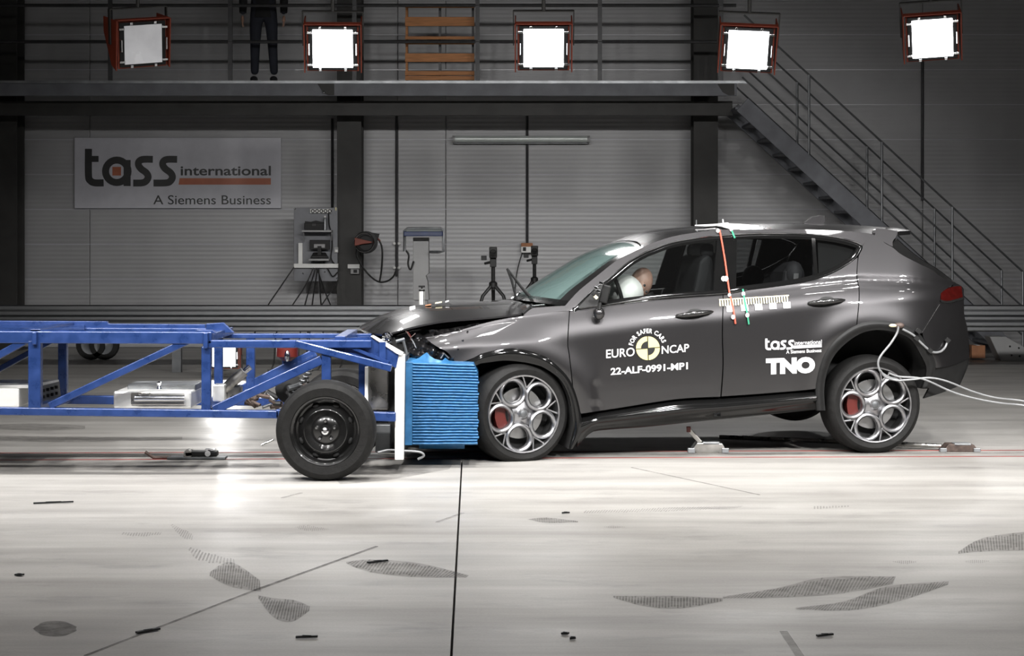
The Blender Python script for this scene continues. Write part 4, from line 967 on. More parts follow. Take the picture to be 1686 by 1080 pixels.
# -- lofts over the width of the car
def loft(near, centre, vn, vc=CW/2, nt=24, nq=20, pw=2.0, q0=0.0, q1=2.0, t0=0, t1=1):
    Nn = resample(smooth(near, 4), nt); Cc = resample(smooth(centre, 4), nt); rows = []
    for i in range(nt+1):
        if not (t0 <= i/nt <= t1): continue
        a = cp(*Nn[i], vn(*Nn[i]) if callable(vn) else vn); c = cp(*Cc[i], vc); m_ = mir(a); row = []
        for k in range(nq+1):
            q = lerp(q0, q1, k/nq); w = abs(q-1)**pw
            base = a.lerp(m_, q/2); mid = a.lerp(m_, .5)
            row.append(base+(c-mid)*(1-w))
        rows.append(row)
    return rows
def solid(rows, th):
    mb = MB().grid(rows); mb.grid([[p-ZUP*th for p in r] for r in rows])
    for b in (rows[0], rows[-1], [r[0] for r in rows], [r[-1] for r in rows]): mb.grid([b, [p-ZUP*th for p in b]])
    return mb
HN = [(638, 552), (648, 547), (670, 540.4), (697.6, 534), (732.6, 528), (790, 523.5), (822.8, 520.5), (857, 516), (868, 510)]
HS = [(596.5, 543), (610.7, 534), (632.8, 521), (655, 512.5), (673, 506.7), (688.5, 503.4), (706.7, 502), (732.6, 500), (790, 497.5), (848, 495)]
part('bonnet', solid(loft(HN, HS, .11, nt=40, nq=28, pw=2.4), .012), M['paint'], car, smooth=50, merge=False)
ROOFC = [(1034, 396), (1060, 384.5), (1085, 378), (1118, 374), (1144, 372), (1190, 369.5), (1240, 368), (1300, 367.5), (1350, 368.5), (1400, 370.5), (1440, 373.5)]
part('roof', solid(loft(ROOFN, ROOFC, vside, nt=40, nq=24, pw=2.6), .02), M['paint'], car, smooth=50, merge=False)
WC = [(852, 493), (872, 480), (886, 470), (925, 446), (966, 422), (996, 408.5), (1030, 397)]
wsr = loft(PILLAR, WC, vside, nt=28, nq=30, pw=2.2)
part('windscreen', MB().grid([r[2:-2] for r in wsr[1:-1]]), M['windshield'], car, smooth=True)
part('windscreen_border', MB().grid([r[:4] for r in wsr]).grid([r[-4:] for r in wsr]).grid(wsr[:3]).grid(wsr[-2:]), M['gloss_black'], car, smooth=True, merge=False)
# scuttle below the windscreen
scn = [cp(868, 511, .12), cp(930, 504, .16)]
part('scuttle_panel', MB().grid([[p-ZUP*.02 for p in wsr[0]], [p-CE*.16-ZUP*.03 for p in wsr[0]], [p-CE*.18-ZUP*.09 for p in wsr[0]]]), M['black_plastic'], car, smooth=True)
# tailgate
RGU = [(1478, 393), (1491, 405.7), (1517, 426.5), (1543, 442), (1568, 461), (1580, 469), (1586, 474)]
RGL = [(1470, 407.5), (1484, 419), (1517, 436), (1536, 445), (1550, 456), (1566, 463), (1572, 466)]
vr = lambda x, y: vside(x, y)+.05
panel('rear_window_side', coons(RGU[:5], RGL[:5]+[(1566, 463)], [(1478, 393), (1471, 398), (1470, 407.5)], None, 24, 5), 'gloss_black', vf=lambda x, y, s, t: vside(x, y)+.02+.08*(1-t))
A = [cp(x, y, vside(x, y)+.09) for x, y in resample(smooth(RGU, 4), 20)]
rows = [[a.lerp(mir(a), k/12)+CE*.10*(1-(abs(k-6)/6)**2) for k in range(13)] for a in A]
part('tailgate', MB().grid(rows), M['gloss_black'], car, smooth=True)
rear = [(1587, 476), (1587, 492), (1588, 522), (1592, 536), (1595, 560), (1596, 590), (1580, 635)]
A = [cp(x, y, vside(x, y)+.01) for x, y in resample(smooth(rear, 4), 16)]
rows = [[a.lerp(mir(a), k/12)+CE*.12*(1-(abs(k-6)/6)**2) for k in range(13)] for a in A]
part('rear_bumper_face', MB().grid(rows), M['paint'], car, smooth=True)
# spoiler
sp_ = coons([(1437, 384), (1445, 376), (1478, 380.5)], [(1437.5, 386), (1458, 400), (1470, 406)], None, [(1478, 380.5), (1475, 390), (1470, 397), (1470, 406)], 14, 8)
panel('spoiler', sp_, 'paint', dv=.03)
part('spoiler_top', solid(loft([(1437, 384.5), (1445, 379), (1478, 381)], [(1440, 373.5), (1460, 375), (1482, 379)], lambda x, y: vside(x, y)+.03, nt=10, nq=20, pw=2.6), .03), M['paint'], car, smooth=50, merge=False)
# antenna fin
a = [cp(1323, 367, .92), cp(1335, 358, .92), cp(1350, 354.5, .92), cp(1356, 355, .92), cp(1357, 365, .92), cp(1353, 369, .92), cp(1323, 369, .92)]
part('antenna_fin', MB().prism([p-CN*.022 for p in a], CN*.044), M['paint'], car)
# tail light
tl = coons([(1549, 483), (1558, 476), (1572, 471.5), (1583, 471)], [(1549, 495), (1560, 497), (1573, 494.5), (1585.5, 491)], None, None, 16, 8)
tlo = panel('tail_light', tl, 'tail_red', dv=-.006)
panel('tail_light_trim', coons([(1548, 493), (1561, 495.5), (1586, 489)], [(1549, 497), (1562, 499), (1587, 493)], None, None, 12, 2), 'gloss_black', dv=-.009, parent=tlo, both=False)
# door handles
def handle(parent, x0, y0, x1, y1):
    mx, my = (x0+x1)/2, (y0+y1)/2
    cup = coons([(mx-16, my+1), (mx-8, my-7), (mx+6, my-8), (mx+16, my-2)], [(mx-16, my+2), (mx-8, my+9), (mx+6, my+8), (mx+16, my)], None, None, 12, 6)
    h = panel('door_handle', cup, 'black_plastic', dv=-.003, both=False, parent=parent)
    pts = resample([(x0, y0), (mx, my), (x1, y1)], 12)
    part('grip', MB().tube([cp(x, y, vside(x, y)-.008-.028*math.sin(math.pi*i/12)**.6) for i, (x, y) in enumerate(pts)], [.006+.014*math.sin(math.pi*min(1, max(.05, i/12)))**.5 for i in range(13)], 10), M['gloss_black'], h, smooth=True)
handle(fd, 1114, 520, 1174, 513); handle(rd, 1332, 499, 1391, 494)
# seams drawn as narrow recess strips: bumper seam
part('bumper_seam', MB().tube([cp(x, y, vside(x, y)-.001) for x, y in [(1547, 501), (1533, 524), (1518, 548)]], .0035, 6), M['gloss_black'], car)
# wing mirror remains
mirr = part('wing_mirror', MB().ball(cp(986, 516, -.02), (.042, .04, .045), 14, 10), M['paint'], car, smooth=True)
part('mirror_stub', MB().box(cp(996, 484, .06), (.06, .05, .13), Matrix.Rotation(.25, 3, 'Y')), M['black_plastic'], mirr, bevel=.01)
for (x, y, m_) in ((981, 474, 'chrome'), (985, 479, 'chrome'), (981, 489, 'yellowish'), (990, 466, 'chrome'), (977, 484, 'black_plastic'), (983, 484, 'black_plastic')):
    part('broken_bit', MB().box(cp(x, y, .01), (.03, .02, .022), Matrix.Rotation(random.random(), 3, 'Y')), M[m_], mirr, bevel=.003)
part('mirror_arm', MB().tube([cp(988, 500, .0), cp(986, 512, -.05)], .014, 8), M['black_plastic'], mirr, smooth=True)
# wiper standing up, bent
wp = part('wiper', MB().tube([cp(877, 494, .75), cp(858, 472, .75), cp(835, 442, .75)], [.014, .011, .008], 8), M['black_plastic'], car, smooth=True)
part('wiper_blade', MB().tube([cp(835, 442, .74), cp(842, 460, .74), cp(851, 494, .74)], .009, 8), M['black_plastic'], wp, smooth=True)
part('wiper_pivot', MB().ball(cp(878, 495, .75), .03), M['black_plastic'], wp, smooth=True)
part('wiper_washer', MB().tube([cp(842, 492, .9), cp(850, 487, .9), cp(856, 481, .9)], .012, 8), M['chrome'], wp, smooth=True)
part('bonnet_hinge', MB().beam(cp(861, 518, .1), cp(878, 503, .14), .02, .03), M['black_plastic'], car, bevel=.003)
part('bonnet_hinge_arm', MB().beam(cp(874, 505, .12), cp(896, 503, .16), .02, .02), M['chrome'], car, bevel=.003)
# engine bay, torn front end
part('engine_bay', MB().prism([cp(650, 556, .25), cp(700, 540, .25), cp(860, 526, .25), cp(890, 560, .25), cp(890, 690, .25), cp(790, 720, .25), cp(790, 600, .25), cp(660, 592, .25)], CN*1.35), M['dark_inner'], car)
part('front_valance', MB().prism([cp(625, 556, .9), cp(660, 556, .9), cp(800, 600, .9), cp(800, 742, .9), cp(700, 740, .9), cp(640, 700, .9)], CN*.80), M['dark_inner'], car)
part('headlamp_shell', MB().lathe(cp(643, 559, .10), (-.5, -.8, .2), [(.012, 0), (.04, .02), (.045, .05), (.038, .05), (.01, .01)], 16), M['chrome'], car, smooth=True)
for (pts, r, m_) in (([(668, 545), (676, 556), (684, 549)], .004, 'rust'), ([(676, 556), (681, 562), (686, 573)], .008, 'chrome'), ([(652, 562), (663, 559), (666, 558)], .012, 'galv_dark'), ([(664, 560), (668, 575), (672, 592)], .010, 'galv_dark'), ([(671, 546), (676, 553), (676, 560)], .004, 'caliper'), ([(726, 590), (731, 582), (739, 590)], .006, 'galv_dark')):
    part('broken_bracket', MB().tube([cp(x, y, .03) for x, y in pts], r, 6), M[m_], car, smooth=True)
# stickers on the bonnet
b_ = loft(HN, HS, .11, nt=40, nq=28, pw=2.4)
# under body and core
mid = [(800, 600), (860, 560), (960, 525), (1190, 492), (1330, 474), (1412, 470), (1560, 478), (1578, 520), (1578, 600), (1560, 625), (1500, 640), (1380, 655), (1345, 668), (1240, 678), (1060, 697), (960, 712), (930, 690), (800, 700)]
part('underbody', MB().prism([cp(x, y, .40) for x, y in mid], CN*(CW-.80)), M['dark_inner'], car)
for pts in ([(962, 530), (1188, 500), (1330, 482), (1340, 560), (1344, 640), (1340, 668), (1160, 688), (1000, 702), (962, 690)],):
    part('body_core', MB().prism([cp(x, y, .16) for x, y in pts], CN*.24), M['dark_inner'], car); part('body_core', MB().prism([mir(cp(x, y, .16)) for x, y in pts], -CN*.24), M['dark_inner'], car)
part('dashboard', MB().prism([cp(905, 500, .3), cp(960, 492, .3), cp(1010, 500, .3), cp(1010, 540, .3), cp(905, 540, .3)], CN*1.24), M['trim_inner'], car, bevel=.02)
part('parcel_shelf', MB().prism([cp(1400, 455, .3), cp(1520, 452, .3), cp(1520, 470, .3), cp(1400, 470, .3)], CN*1.24), M['trim_inner'], car)
part('headliner', MB().grid([[p-ZUP*.035 for p in r] for r in loft(ROOFN, ROOFC, lambda x, y: vside(x, y)+.05, nt=20, nq=10, pw=2.6)]), M['trim_inner'], car, smooth=True)
# interior
def seat(parent_name, px, py_top, v0, w, back_h, label_):
    """back rest leaning rearwards with a head restraint, cushion below the belt line"""
    st_ = part('seat', MB().prism([cp(px-48, 512, v0), cp(px+10, 512, v0), cp(px+14, 545, v0), cp(px-52, 545, v0)], CN*w), M['seat'], car, bevel=.03)
    part('seat_back', MB().prism([cp(px-14, 512, v0+.01), cp(px+2, 430, v0+.02), cp(px+14, 418, v0+.03), cp(px+24, 424, v0+.03), cp(px+34, 512, v0+.01)], CN*(w-.02)), M['seat'], st_, bevel=.03)
    part('head_restraint', MB().prism([cp(px+4, 422, v0+w*.22), cp(px+4, 406, v0+w*.22), cp(px+12, 400, v0+w*.22), cp(px+26, 402, v0+w*.22), cp(px+26, 422, v0+w*.22)], CN*w*.56), M['seat'], st_, bevel=.02)
    return st_
seat('s', 1150, 400, .28, .50, .6, ''); seat('s', 1142, 400, 1.06, .50, .6, '')
rs = part('rear_bench', MB().prism([cp(1320, 480, .25), cp(1350, 470, .25), cp(1410, 470, .25), cp(1395, 440, .25), cp(1370, 438, .25)], CN*1.34), M['seat'], car, bevel=.02)
for v in (.36, .92, 1.40):
    part('rear_head_restraint', MB().prism([cp(1340, 440, v), cp(1342, 420, v), cp(1352, 414, v), cp(1366, 418, v), cp(1368, 442, v)], CN*.26), M['seat'], rs, bevel=.02)
part('steering_wheel', MB().tube([cp(1012, 480, .47)+CN*.17*math.cos(k*math.pi/10)+(ZUP*.95-CE*.3)*.17*math.sin(k*math.pi/10) for k in range(21)], .015, 8), M['black_plastic'], car, smooth=True)
# deployed airbag
ab = MB().ball(cp(1030, 482, .50), (.13, .22, .13), 20, 14, Matrix.Rotation(-.5, 3, 'Y'))
part('airbag', ab, M['airbag'], car, smooth=True, label='white deployed airbag')
ab2 = MB().ball(cp(1165, 440, 1.45), (.10, .06, .14), 14, 10); part('side_airbag', ab2, M['seat'], car, smooth=True)
# -- wheels of the car
def wheel(name, c, yaw, R, ang0, flat=0.0, cal=180):
    """c: hub centre on the outer face; axis points out of the car"""
    Rz = Matrix.Rotation(yaw, 3, 'Z'); ex = Rz@CE; en = Rz@CN; out = -en
    def g(x, z, d): return Vector(c)+ex*x+ZUP*z+out*d    # d>0 towards the camera
    w = .235; rr = .270
    prof = [(rr-.015, -.012), (rr, .006), (rr+.012, .012), (rr+.035, .018), (R-.028, .010), (R-.010, -.010), (R-.001, -.032), (R, -.05), (R, -w+.05), (R-.003, -w+.03), (R-.03, -w), (rr, -w), (rr-.015, -w+.02)]
    mb = MB().lathe(c, out, prof, 72, close=True)
    if flat:
        zmin = c.z-R+flat
        for v in mb.v:
            if v.z < zmin: v.z = zmin+(v.z-zmin)*.1
    ty = part(name, mb, M['rubber'], car, smooth=35)
    part('rim_lip', MB().lathe(c, out, [(rr+.002, .004), (rr-.004, .014), (rr-.013, .012), (rr-.016, -.01), (rr-.02, -.03)], 72), M['alloy'], ty, smooth=60)
    part('rim_barrel', MB().lathe(c, out, [(rr-.019, -.02), (rr-.03, -.06), (rr-.035, -w+.02)], 48), M['alloy_dark'], ty, smooth=True)
    part('brake_disc', MB().lathe(c, out, [(.175, -.10), (.175, -.075), (.09, -.075), (.085, -.05), (1e-4, -.05)], 40), M['disc'], ty, smooth=40)
    part('wheel_back', MB().lathe(c, out, [(rr-.03, -.13), (1e-4, -.13)], 32), M['dark_inner'], ty)
    a0 = math.radians(cal); mb = MB().lathe(c, out, [(.185, -.05), (.185, -.115), (.11, -.115), (.11, -.05)], 10, close=True, a0=a0-.5, a1=a0+.5)
    # caliper oriented by explicit geometry
    mb = MB(); rows_o = []
    for rad, d in ((.192, -.052), (.192, -.12), (.115, -.12), (.115, -.052), (.192, -.052)):
        rows_o.append([g(rad*math.cos(a0+dd), rad*math.sin(a0+dd), d) for dd in (-.55, -.3, 0, .3, .55)])
    mb.grid(rows_o); part('brake_caliper', mb, M['caliper'], ty, smooth=40)
    for k in range(5):
        a = math.radians(ang0+72*k); rc = .166; cc = g(rc*math.cos(a), rc*math.sin(a), -.016)
        part('ring_spoke', MB().lathe(cc, out, [(.099, -.012), (.104, .0), (.099, .014), (.087, .019), (.076, .012), (.070, -.01), (.074, -.032), (.092, -.032)], 40, close=True), M['alloy'], ty, smooth=50)
        for da in (26, 46):
            b = math.radians(ang0+72*k+da); m_ = math.radians(ang0+72*k+36)
            part('thin_spoke', MB().beam(g(.178*math.cos(m_), .178*math.sin(m_), -.018), g(.258*math.cos(b), .258*math.sin(b), -.008), .010, .010, out), M['alloy'], ty, bevel=.002)
        b = math.radians(ang0+72*k+36); part('wheel_bolt', MB().lathe(g(.058*math.cos(b), .058*math.sin(b), -.03), out, [(.014, -.01), (.014, .008), (.006, .01), (1e-4, .006)], 10), M['black_plastic'], ty, smooth=40)
    part('hub', MB().lathe(c, out, [(.098, -.035), (.085, -.02), (.045, -.018), (.036, -.01), (.03, .0), (1e-4, .002)], 30), M['alloy'], ty, smooth=50)
    part('hub_badge', MB().lathe(c, out, [(.026, .002), (.022, .006), (1e-4, .006)], 20), M['galv_dark'], ty, smooth=50)
    return ty
RW = .348
cr = cp(1441, 666.5, .03); wheel('wheel', cr, 0, RW, 108)
ry = cp(1441, 666.5, .03).z
cfw = cp(862, 681.5, -.005); wheel('wheel', cfw, math.radians(13), RW, 116.6, flat=cfw.z+RW-RW*2+0.0 if False else max(0.0, RW-cfw.z), cal=186)
mr = mir(cp(1441, 666.5, .03))
def far_wheel(c):
    c = Vector(c); ty = part('wheel', MB().lathe(c, CN, [(.26, 0), (.30, .012), (.335, .005), (RW, -.04), (RW, -.20), (.32, -.235), (.2, -.235), (.2, -.1)], 48), M['rubber'], car, smooth=35)
    part('rim_disc', MB().lathe(c, CN, [(.26, 0), (.2, -.03), (1e-4, -.02)], 32), M['alloy_dark'], ty, smooth=True)
mr.z = RW+.085; mr -= CE*.06; far_wheel(mr)
q = mir(cfw); q.z = RW; far_wheel(q)
# -- print on the doors
def decal(name, shapes, m, parent, dv=-.006, label=None):
    mb = MB()
    for k, (v, f) in enumerate(shapes):
        mb.add([cp(x, y, vside(x, y)+dv-.0003*k) for x, y in v], f)
    return part(name, mb, M[m], parent, merge=False, label=label)
SL = .084
decal('lettering', [fit_text('EURO', 998, 590, 47, 14.2, SL, .012)], 'white', fd)
decal('lettering', [fit_text('NCAP', 1089.5, 582.8, 45, 13.2, SL, .012)], 'white', fd)
decal('number_lettering', [fit_text('22-ALF-0991-MP1', 1005.5, 617.8, 127, 11.8, .076, .028)], 'white', fd)
def disc_(cx, cy, r, a0=0, a1=360, n=32):
    v = [(cx, cy)]+[(cx+r*math.cos(math.radians(lerp(a0, a1, k/n))), cy-r*math.sin(math.radians(lerp(a0, a1, k/n)))) for k in range(n+1)]
    return v, [(0, k+1, k+2) for k in range(n)]
ex_, ey_ = 1066.8, 573.3
decal('target_disc', [ring2d(ex_, ey_, .01, 19.6)], 'cream', fd, -.006)
decal('target_quadrants', [ring2d(ex_, ey_, .01, 11.5, 94, 184), ring2d(ex_, ey_, .01, 11.5, 274, 364)], 'black_print', fd, -.008)
decal('target_cross', [ribbon([(ex_-19.6, ey_+1.5), (ex_+19.6, ey_-1.6)], 1.3, False), ribbon([(ex_-.6, ey_-19.6), (ex_+.7, ey_+19.6)], 1.5, False)], 'black_print', fd, -.0085)
arc = []
word = 'FOR SAFER CARS'
adv = [text2d(ch)[3]-text2d(ch)[2]+.10 if ch != ' ' else .32 for ch in word]
tot = sum(adv); acc = 0
for ch, ad in zip(word, adv):
    if ch != ' ':
        ang = math.radians(lerp(171, 19, (acc+ad/2)/tot)); r0 = 24.8
        v, f, a, b, c, d = text2d(ch, .03)
        wpx = (ad-.10)/tot*math.radians(152)*28*1.02; out = []
        for x, y in v:
            lx = ((x-a)/(b-a)-.5)*wpx; ly = r0+(y-c)/(d-c)*7.6
            tx = -math.sin(ang)*(-lx); out.append((ex_+math.cos(ang)*ly+math.sin(ang)*lx, ey_-(math.sin(ang)*ly-math.cos(ang)*lx)))
        arc.append((out, f))
    acc += ad
decal('arc_lettering', arc, 'white', fd)
def tmap(sh): return ([(1260+(x-420)/460*47.5, 557.5+(y-735)/185*19-(x-420)/460*1.5) for x, y in sh[0]], sh[1])
decal('logo_lettering', [tmap(s) for s in TASS], 'white', rd)
decal('logo_bar', [([(1307, 569), (1353, 566.5), (1353, 571.5), (1306, 574)], [(0, 1, 2, 3)])], 'white', rd)
decal('lettering', [fit_text('international', 1308, 568, 45, 6.5, .05, .01)], 'white', rd, -.007)
decal('lettering', [fit_text('A Siemens Business', 1294.5, 582.5, 58, 6, .05, .012)], 'white', rd, -.007)
decal('large_lettering', [fit_text('TNO', 1261, 617, 81, 27, .035, .075)], 'white', rd)
# ruler sticker
rul = []
for k in range(27):
    x = 1185+k*4.25; y = 504-(x-1185)*.062
    rul.append(([(x, y), (x+2.2, y), (x+1.2, y-11.5), (x-1.0, y-11.5)], [(0, 1, 2, 3)]))
rul.append(ribbon([(1184, 493.5), (1299, 486.3)], 1.6, False))
decal('ruler_ticks', rul, 'yellowish', rd)
for x, y in ((1196, 503.5), (1219.5, 502), (1242.5, 500.5), (1266, 499), (1289, 497.5)): decal('ruler_block', [([(x, y), (x+12, y-.7), (x+13, y+9.5), (x+1, y+10.2)], [(0, 1, 2, 3)])], 'white', rd)
# roof marker and tapes
rm = part('roof_marker', MB().prism([cp(1144, 372, .55), cp(1175, 370.5, .65), cp(1199, 368, .7), cp(1200, 369.5, .65), cp(1215, 370, .6), cp(1250, 373, .45), cp(1230, 376, .35), cp(1205, 378, .30), cp(1190, 374, .35), cp(1178, 372, .5), cp(1160, 372.5, .5)], ZUP*.008), M['white'], car, label='white target tape on the roof')
part('marker_pin', MB().tube([cp(1146.5, 371, .6), cp(1146.5, 362, .6)], .004, 6), M['galv'], rm); part('marker_pin', MB().tube([cp(1191, 368, .7), cp(1190, 361, .7)], .006, 6), M['white'], rm)
def tape(name, pts, m, dots, w=.0065):
    o = part(name, MB().tube([cp(x, y, vside(x, y)-.012) for x, y in pts], w, 6), M[m], car, smooth=True)
    for (x, y, r) in dots: part('round_sticker', MB().ball(cp(x, y, vside(x, y)-.016), (r, .006, r*1.2), 12, 8), M['white'], o, smooth=True)
tape('red_tape', resample([(1185, 379), (1189, 400), (1194, 430), (1198, 460), (1201, 482), (1207, 505), (1211, 533)], 20), 'red_tape', [(1182, 380, .013), (1191, 459, .016), (1195.5, 459, .017), (1201, 486, .012), (1207, 522, .014)])
tape('green_tape', resample([(1205, 380), (1208, 388), (1210, 392)], 6), 'green_tape', [(1204, 378, .012)])
tape('green_tape', resample([(1223, 476), (1226, 495), (1230, 515), (1233, 534)], 12), 'green_tape', [(1224, 484, .014), (1230.5, 519, .014)])
# stickers on the bonnet edge
for (x, y, w_, h_, m_) in ((679, 510.5, 9, 5, 'white'), (705, 506, 10, 2, 'cardboard'), (722, 502, 11, 2, 'yellowish'), (736, 500, 6, 2, 'white')):
    a = [cp(x-w_/2, y+h_/2, .72), cp(x+w_/2, y+h_/2-2, .72), cp(x+w_/2, y-h_/2-1, .86), cp(x-w_/2, y-h_/2+1, .86)]
    part('bonnet_sticker', MB().prism([p+ZUP*.012 for p in a], ZUP*.006), M[m_], car)
# crash dummy in the driver seat
dm = thing('crash_dummy', cp(1075, 545, .5), 'tan crash test dummy head pressed into the airbag behind the wheel', 'dummy')
hc = cp(1055, 466, .50)
mb = MB().ball(hc, (.083, .078, .115), 20, 14, Matrix.Rotation(.35, 3, 'Y'))
mb.ball(hc+Vector((-.075, 0, -.03)), (.022, .014, .03), 8, 6); mb.ball(hc+Vector((-.04, 0, -.09)), (.05, .05, .04), 10, 8)
mb.ball(hc+Vector((.01, -.078, -.02)), (.02, .01, .03), 8, 6)
part('head', mb, M['skin_dummy'], dm, smooth=True)
for (dx, dz) in ((-.02, .005), (.02, -.015), (.035, -.06)): part('target_dot', MB().ball(hc+Vector((dx, -.085, dz)), (.010, .006, .010), 8, 6), M['black_print'], dm, smooth=True)
part('neck', MB().tube([hc+Vector((.04, 0, -.08)), hc+Vector((.09, 0, -.20))], .05, 12), M['black_plastic'], dm, smooth=True)
part('torso', MB().tube([hc+Vector((.09, 0, -.18)), hc+Vector((.16, 0, -.30)), hc+Vector((.26, 0, -.50))], [.07, .17, .15], 16), M['seat'], dm, smooth=True)
for s in (-1, 1): part('arm', MB().tube([hc+Vector((.12, s*.2, -.24)), hc+Vector((.02, s*.26, -.42)), hc+Vector((-.17, s*.16, -.28))], [.05, .045, .035], 10), M['skin_dummy'], dm, smooth=True)
# child seats / dummies in the back row
cs = thing('child_carrier', cp(1310, 480, .45), 'dark grey child seat behind the rear side window', 'child seat')
part('shell', MB().prism([cp(1288, 480, .36), cp(1292, 448, .36), cp(1302, 432, .36), cp(1318, 430, .36), cp(1326, 446, .36), cp(1330, 480, .36)], CN*.36), M['seat_grey'], cs, bevel=.03)
part('head_wing', MB().ball(cp(1306, 452, .40), (.07, .08, .10), 12, 10), M['seat_grey'], cs, smooth=True)
part('print_label', MB().prism([cp(1306, 465, .32), cp(1314, 464, .32), cp(1315, 450, .32), cp(1307, 450, .32)], CN*.004), M['grey_cab'], cs)
ch = thing('child_dummy', cp(1240, 500, 1.2), 'dark round headed child dummy in the back row', 'dummy')
part('head', MB().ball(cp(1240, 456, 1.25), (.085, .09, .09), 14, 10), M['seat'], ch, smooth=True)
part('torso', MB().tube([cp(1242, 470, 1.25), cp(1248, 500, 1.25)], [.08, .13], 12), M['seat'], ch, smooth=True)
# cables taped over the rear wheel arch
ca = part('sensor_cable', MB().tube([cp(x, y, -.06) for x, y in smooth([(1479, 537), (1477, 548), (1466, 566), (1452, 583), (1446, 595), (1447, 606), (1452, 614), (1462, 620), (1475, 624)], 4)], .008, 8), M['cable_grey'], car, smooth=True)
part('cable_run', MB().tube([cp(x, y, vside(x, y)-.03) for x, y in smooth([(1486, 542), (1503, 551), (1515, 563), (1528, 575), (1537, 580), (1548, 579), (1556, 572), (1560, 562)], 4)], .008, 8), M['cable_grey'], ca, smooth=True)
part('plug', MB().ball(cp(1480, 536, -.05), (.04, .02, .022)), M['rust'], ca, smooth=True)
part('plug', MB().ball(cp(1470, 536, -.05), (.03, .015, .012)), M['yellowish'], ca, smooth=True)
for (x, y) in ((1509, 557), (1531, 577), (1560, 560), (1512, 545)): part('cable_tie', MB().box(cp(x, y, vside(x, y)-.035), (.035, .03, .03), Matrix.Rotation(.7, 3, 'Y')), M['black_plastic'], ca)
def floor_cable(pts, label, r=.007):
    n = len(pts); w = []
    for i, (x, y) in enumerate(pts):
        w.append(tuple(cp(x, y, -.08)))
    e_ = w[-1]; w += [(e_[0]+.6, e_[1]-.05, e_[2]*.6), (e_[0]+1.3, e_[1]-.1, e_[2]*.12), (e_[0]+1.7, e_[1]-.1, r), (e_[0]+2.6, e_[1], r)]
    part('tow_cable', MB().tube(smooth(w, 4), r, 8), M['cable_grey'], None, smooth=True, label=label, cat='cable', group='grey cables trailing from the rear wheel')
floor_cable([(1450, 610), (1457, 620), (1475, 626), (1500, 625), (1530, 622), (1560, 628), (1600, 644), (1640, 655), (1700, 663)], 'upper grey cable trailing right from the rear wheel')
floor_cable([(1463, 614), (1480, 620), (1510, 622), (1530, 628), (1570, 646), (1610, 657), (1650, 664), (1700, 670)], 'lower pale cable trailing right from the rear wheel')

# ------------------------------------------------------------------ things on the floor
def clampbase(px, py, label, arm):
    c = FP(px, py); t = thing('floor_clamp', c, label, 'clamp')
    part('base', MB().prism([c+Vector((-.13, -.05, 0)), c+Vector((.14, -.05, 0)), c+Vector((.10, -.05, .07)), c+Vector((-.08, -.05, .075))], (0, .14, 0)), M['rust'] if not arm else M['steel'], t, bevel=.006)
    part('top_plate', MB().box(c+Vector((.02, .0, .07)), (.12, .10, .02)), M['galv'], t, bevel=.003)
    for s in (-1, 1): part('side_lug', MB().box(c+Vector((s*.12, -.04, .02)), (.05, .05, .035)), M['galv'], t, bevel=.004)
    if arm:
        part('lever', MB().beam(c+Vector((-.05, 0, .07)), c+Vector((-.13, 0, .16)), .025, .03), M['steel'], t, bevel=.004)
        part('lever_tip', MB().box(c+Vector((-.135, 0, .165)), (.03, .03, .04)), M['caliper'], t, bevel=.004)
    return t
clampbase(1165, 745, 'steel floor clamp with raised lever under the car sill', True)
t = clampbase(1578, 743, 'low steel floor clamp behind the rear wheel', False); t.scale = (1, 1, .75)
a, b = FP(1185, 726), FP(1550, 741)
part('floor_bar', MB().tube([Vector((a.x, a.y, .03)), Vector((b.x, b.y, .03))], .016, 8), M['steel'], None, smooth=True, label='long thin steel bar lying on the floor under the car', cat='bar')
c = FP(325, 756); t = thing('tow_shuttle', c, 'small dark steel tow shuttle on the floor track under the trolley', 'shuttle')
part('sled', MB().box(c+Vector((0, 0, .012)), (.40, .12, .016)), M['galv_dark'], t, bevel=.003)
part('block', MB().box(c+Vector((.03, 0, .04)), (.22, .10, .035)), M['black_plastic'], t, bevel=.006)
part('roller', MB().lathe(c+Vector((-.06, -.05, .04)), (0, 1, 0), [(1e-4, 0), (.03, 0), (.03, .1), (1e-4, .1)], 14), M['steel'], t, smooth=40)
part('roller', MB().lathe(c+Vector((.08, -.06, .045)), (0, 1, 0), [(1e-4, 0), (.02, 0), (.02, .1), (1e-4, .1)], 14), M['chrome'], t, smooth=40)
part('cap', MB().box(c+Vector((.09, 0, .066)), (.07, .06, .014)), M['chrome'], t, bevel=.003)
part('hook', MB().tube([c+Vector((-.36, 0, .05)), c+Vector((-.30, 0, .01)), c+Vector((-.18, 0, .012))], .012, 8), M['rust'], t, smooth=True)
t = FP(437, 735); part('metal_pin', MB().tube([t+Vector((-.03, 0, .012)), t+Vector((.06, 0, .05))], .008, 8), M['steel'], None, smooth=True, label='short metal pin on the floor left of the trolley wheel', cat='pin')
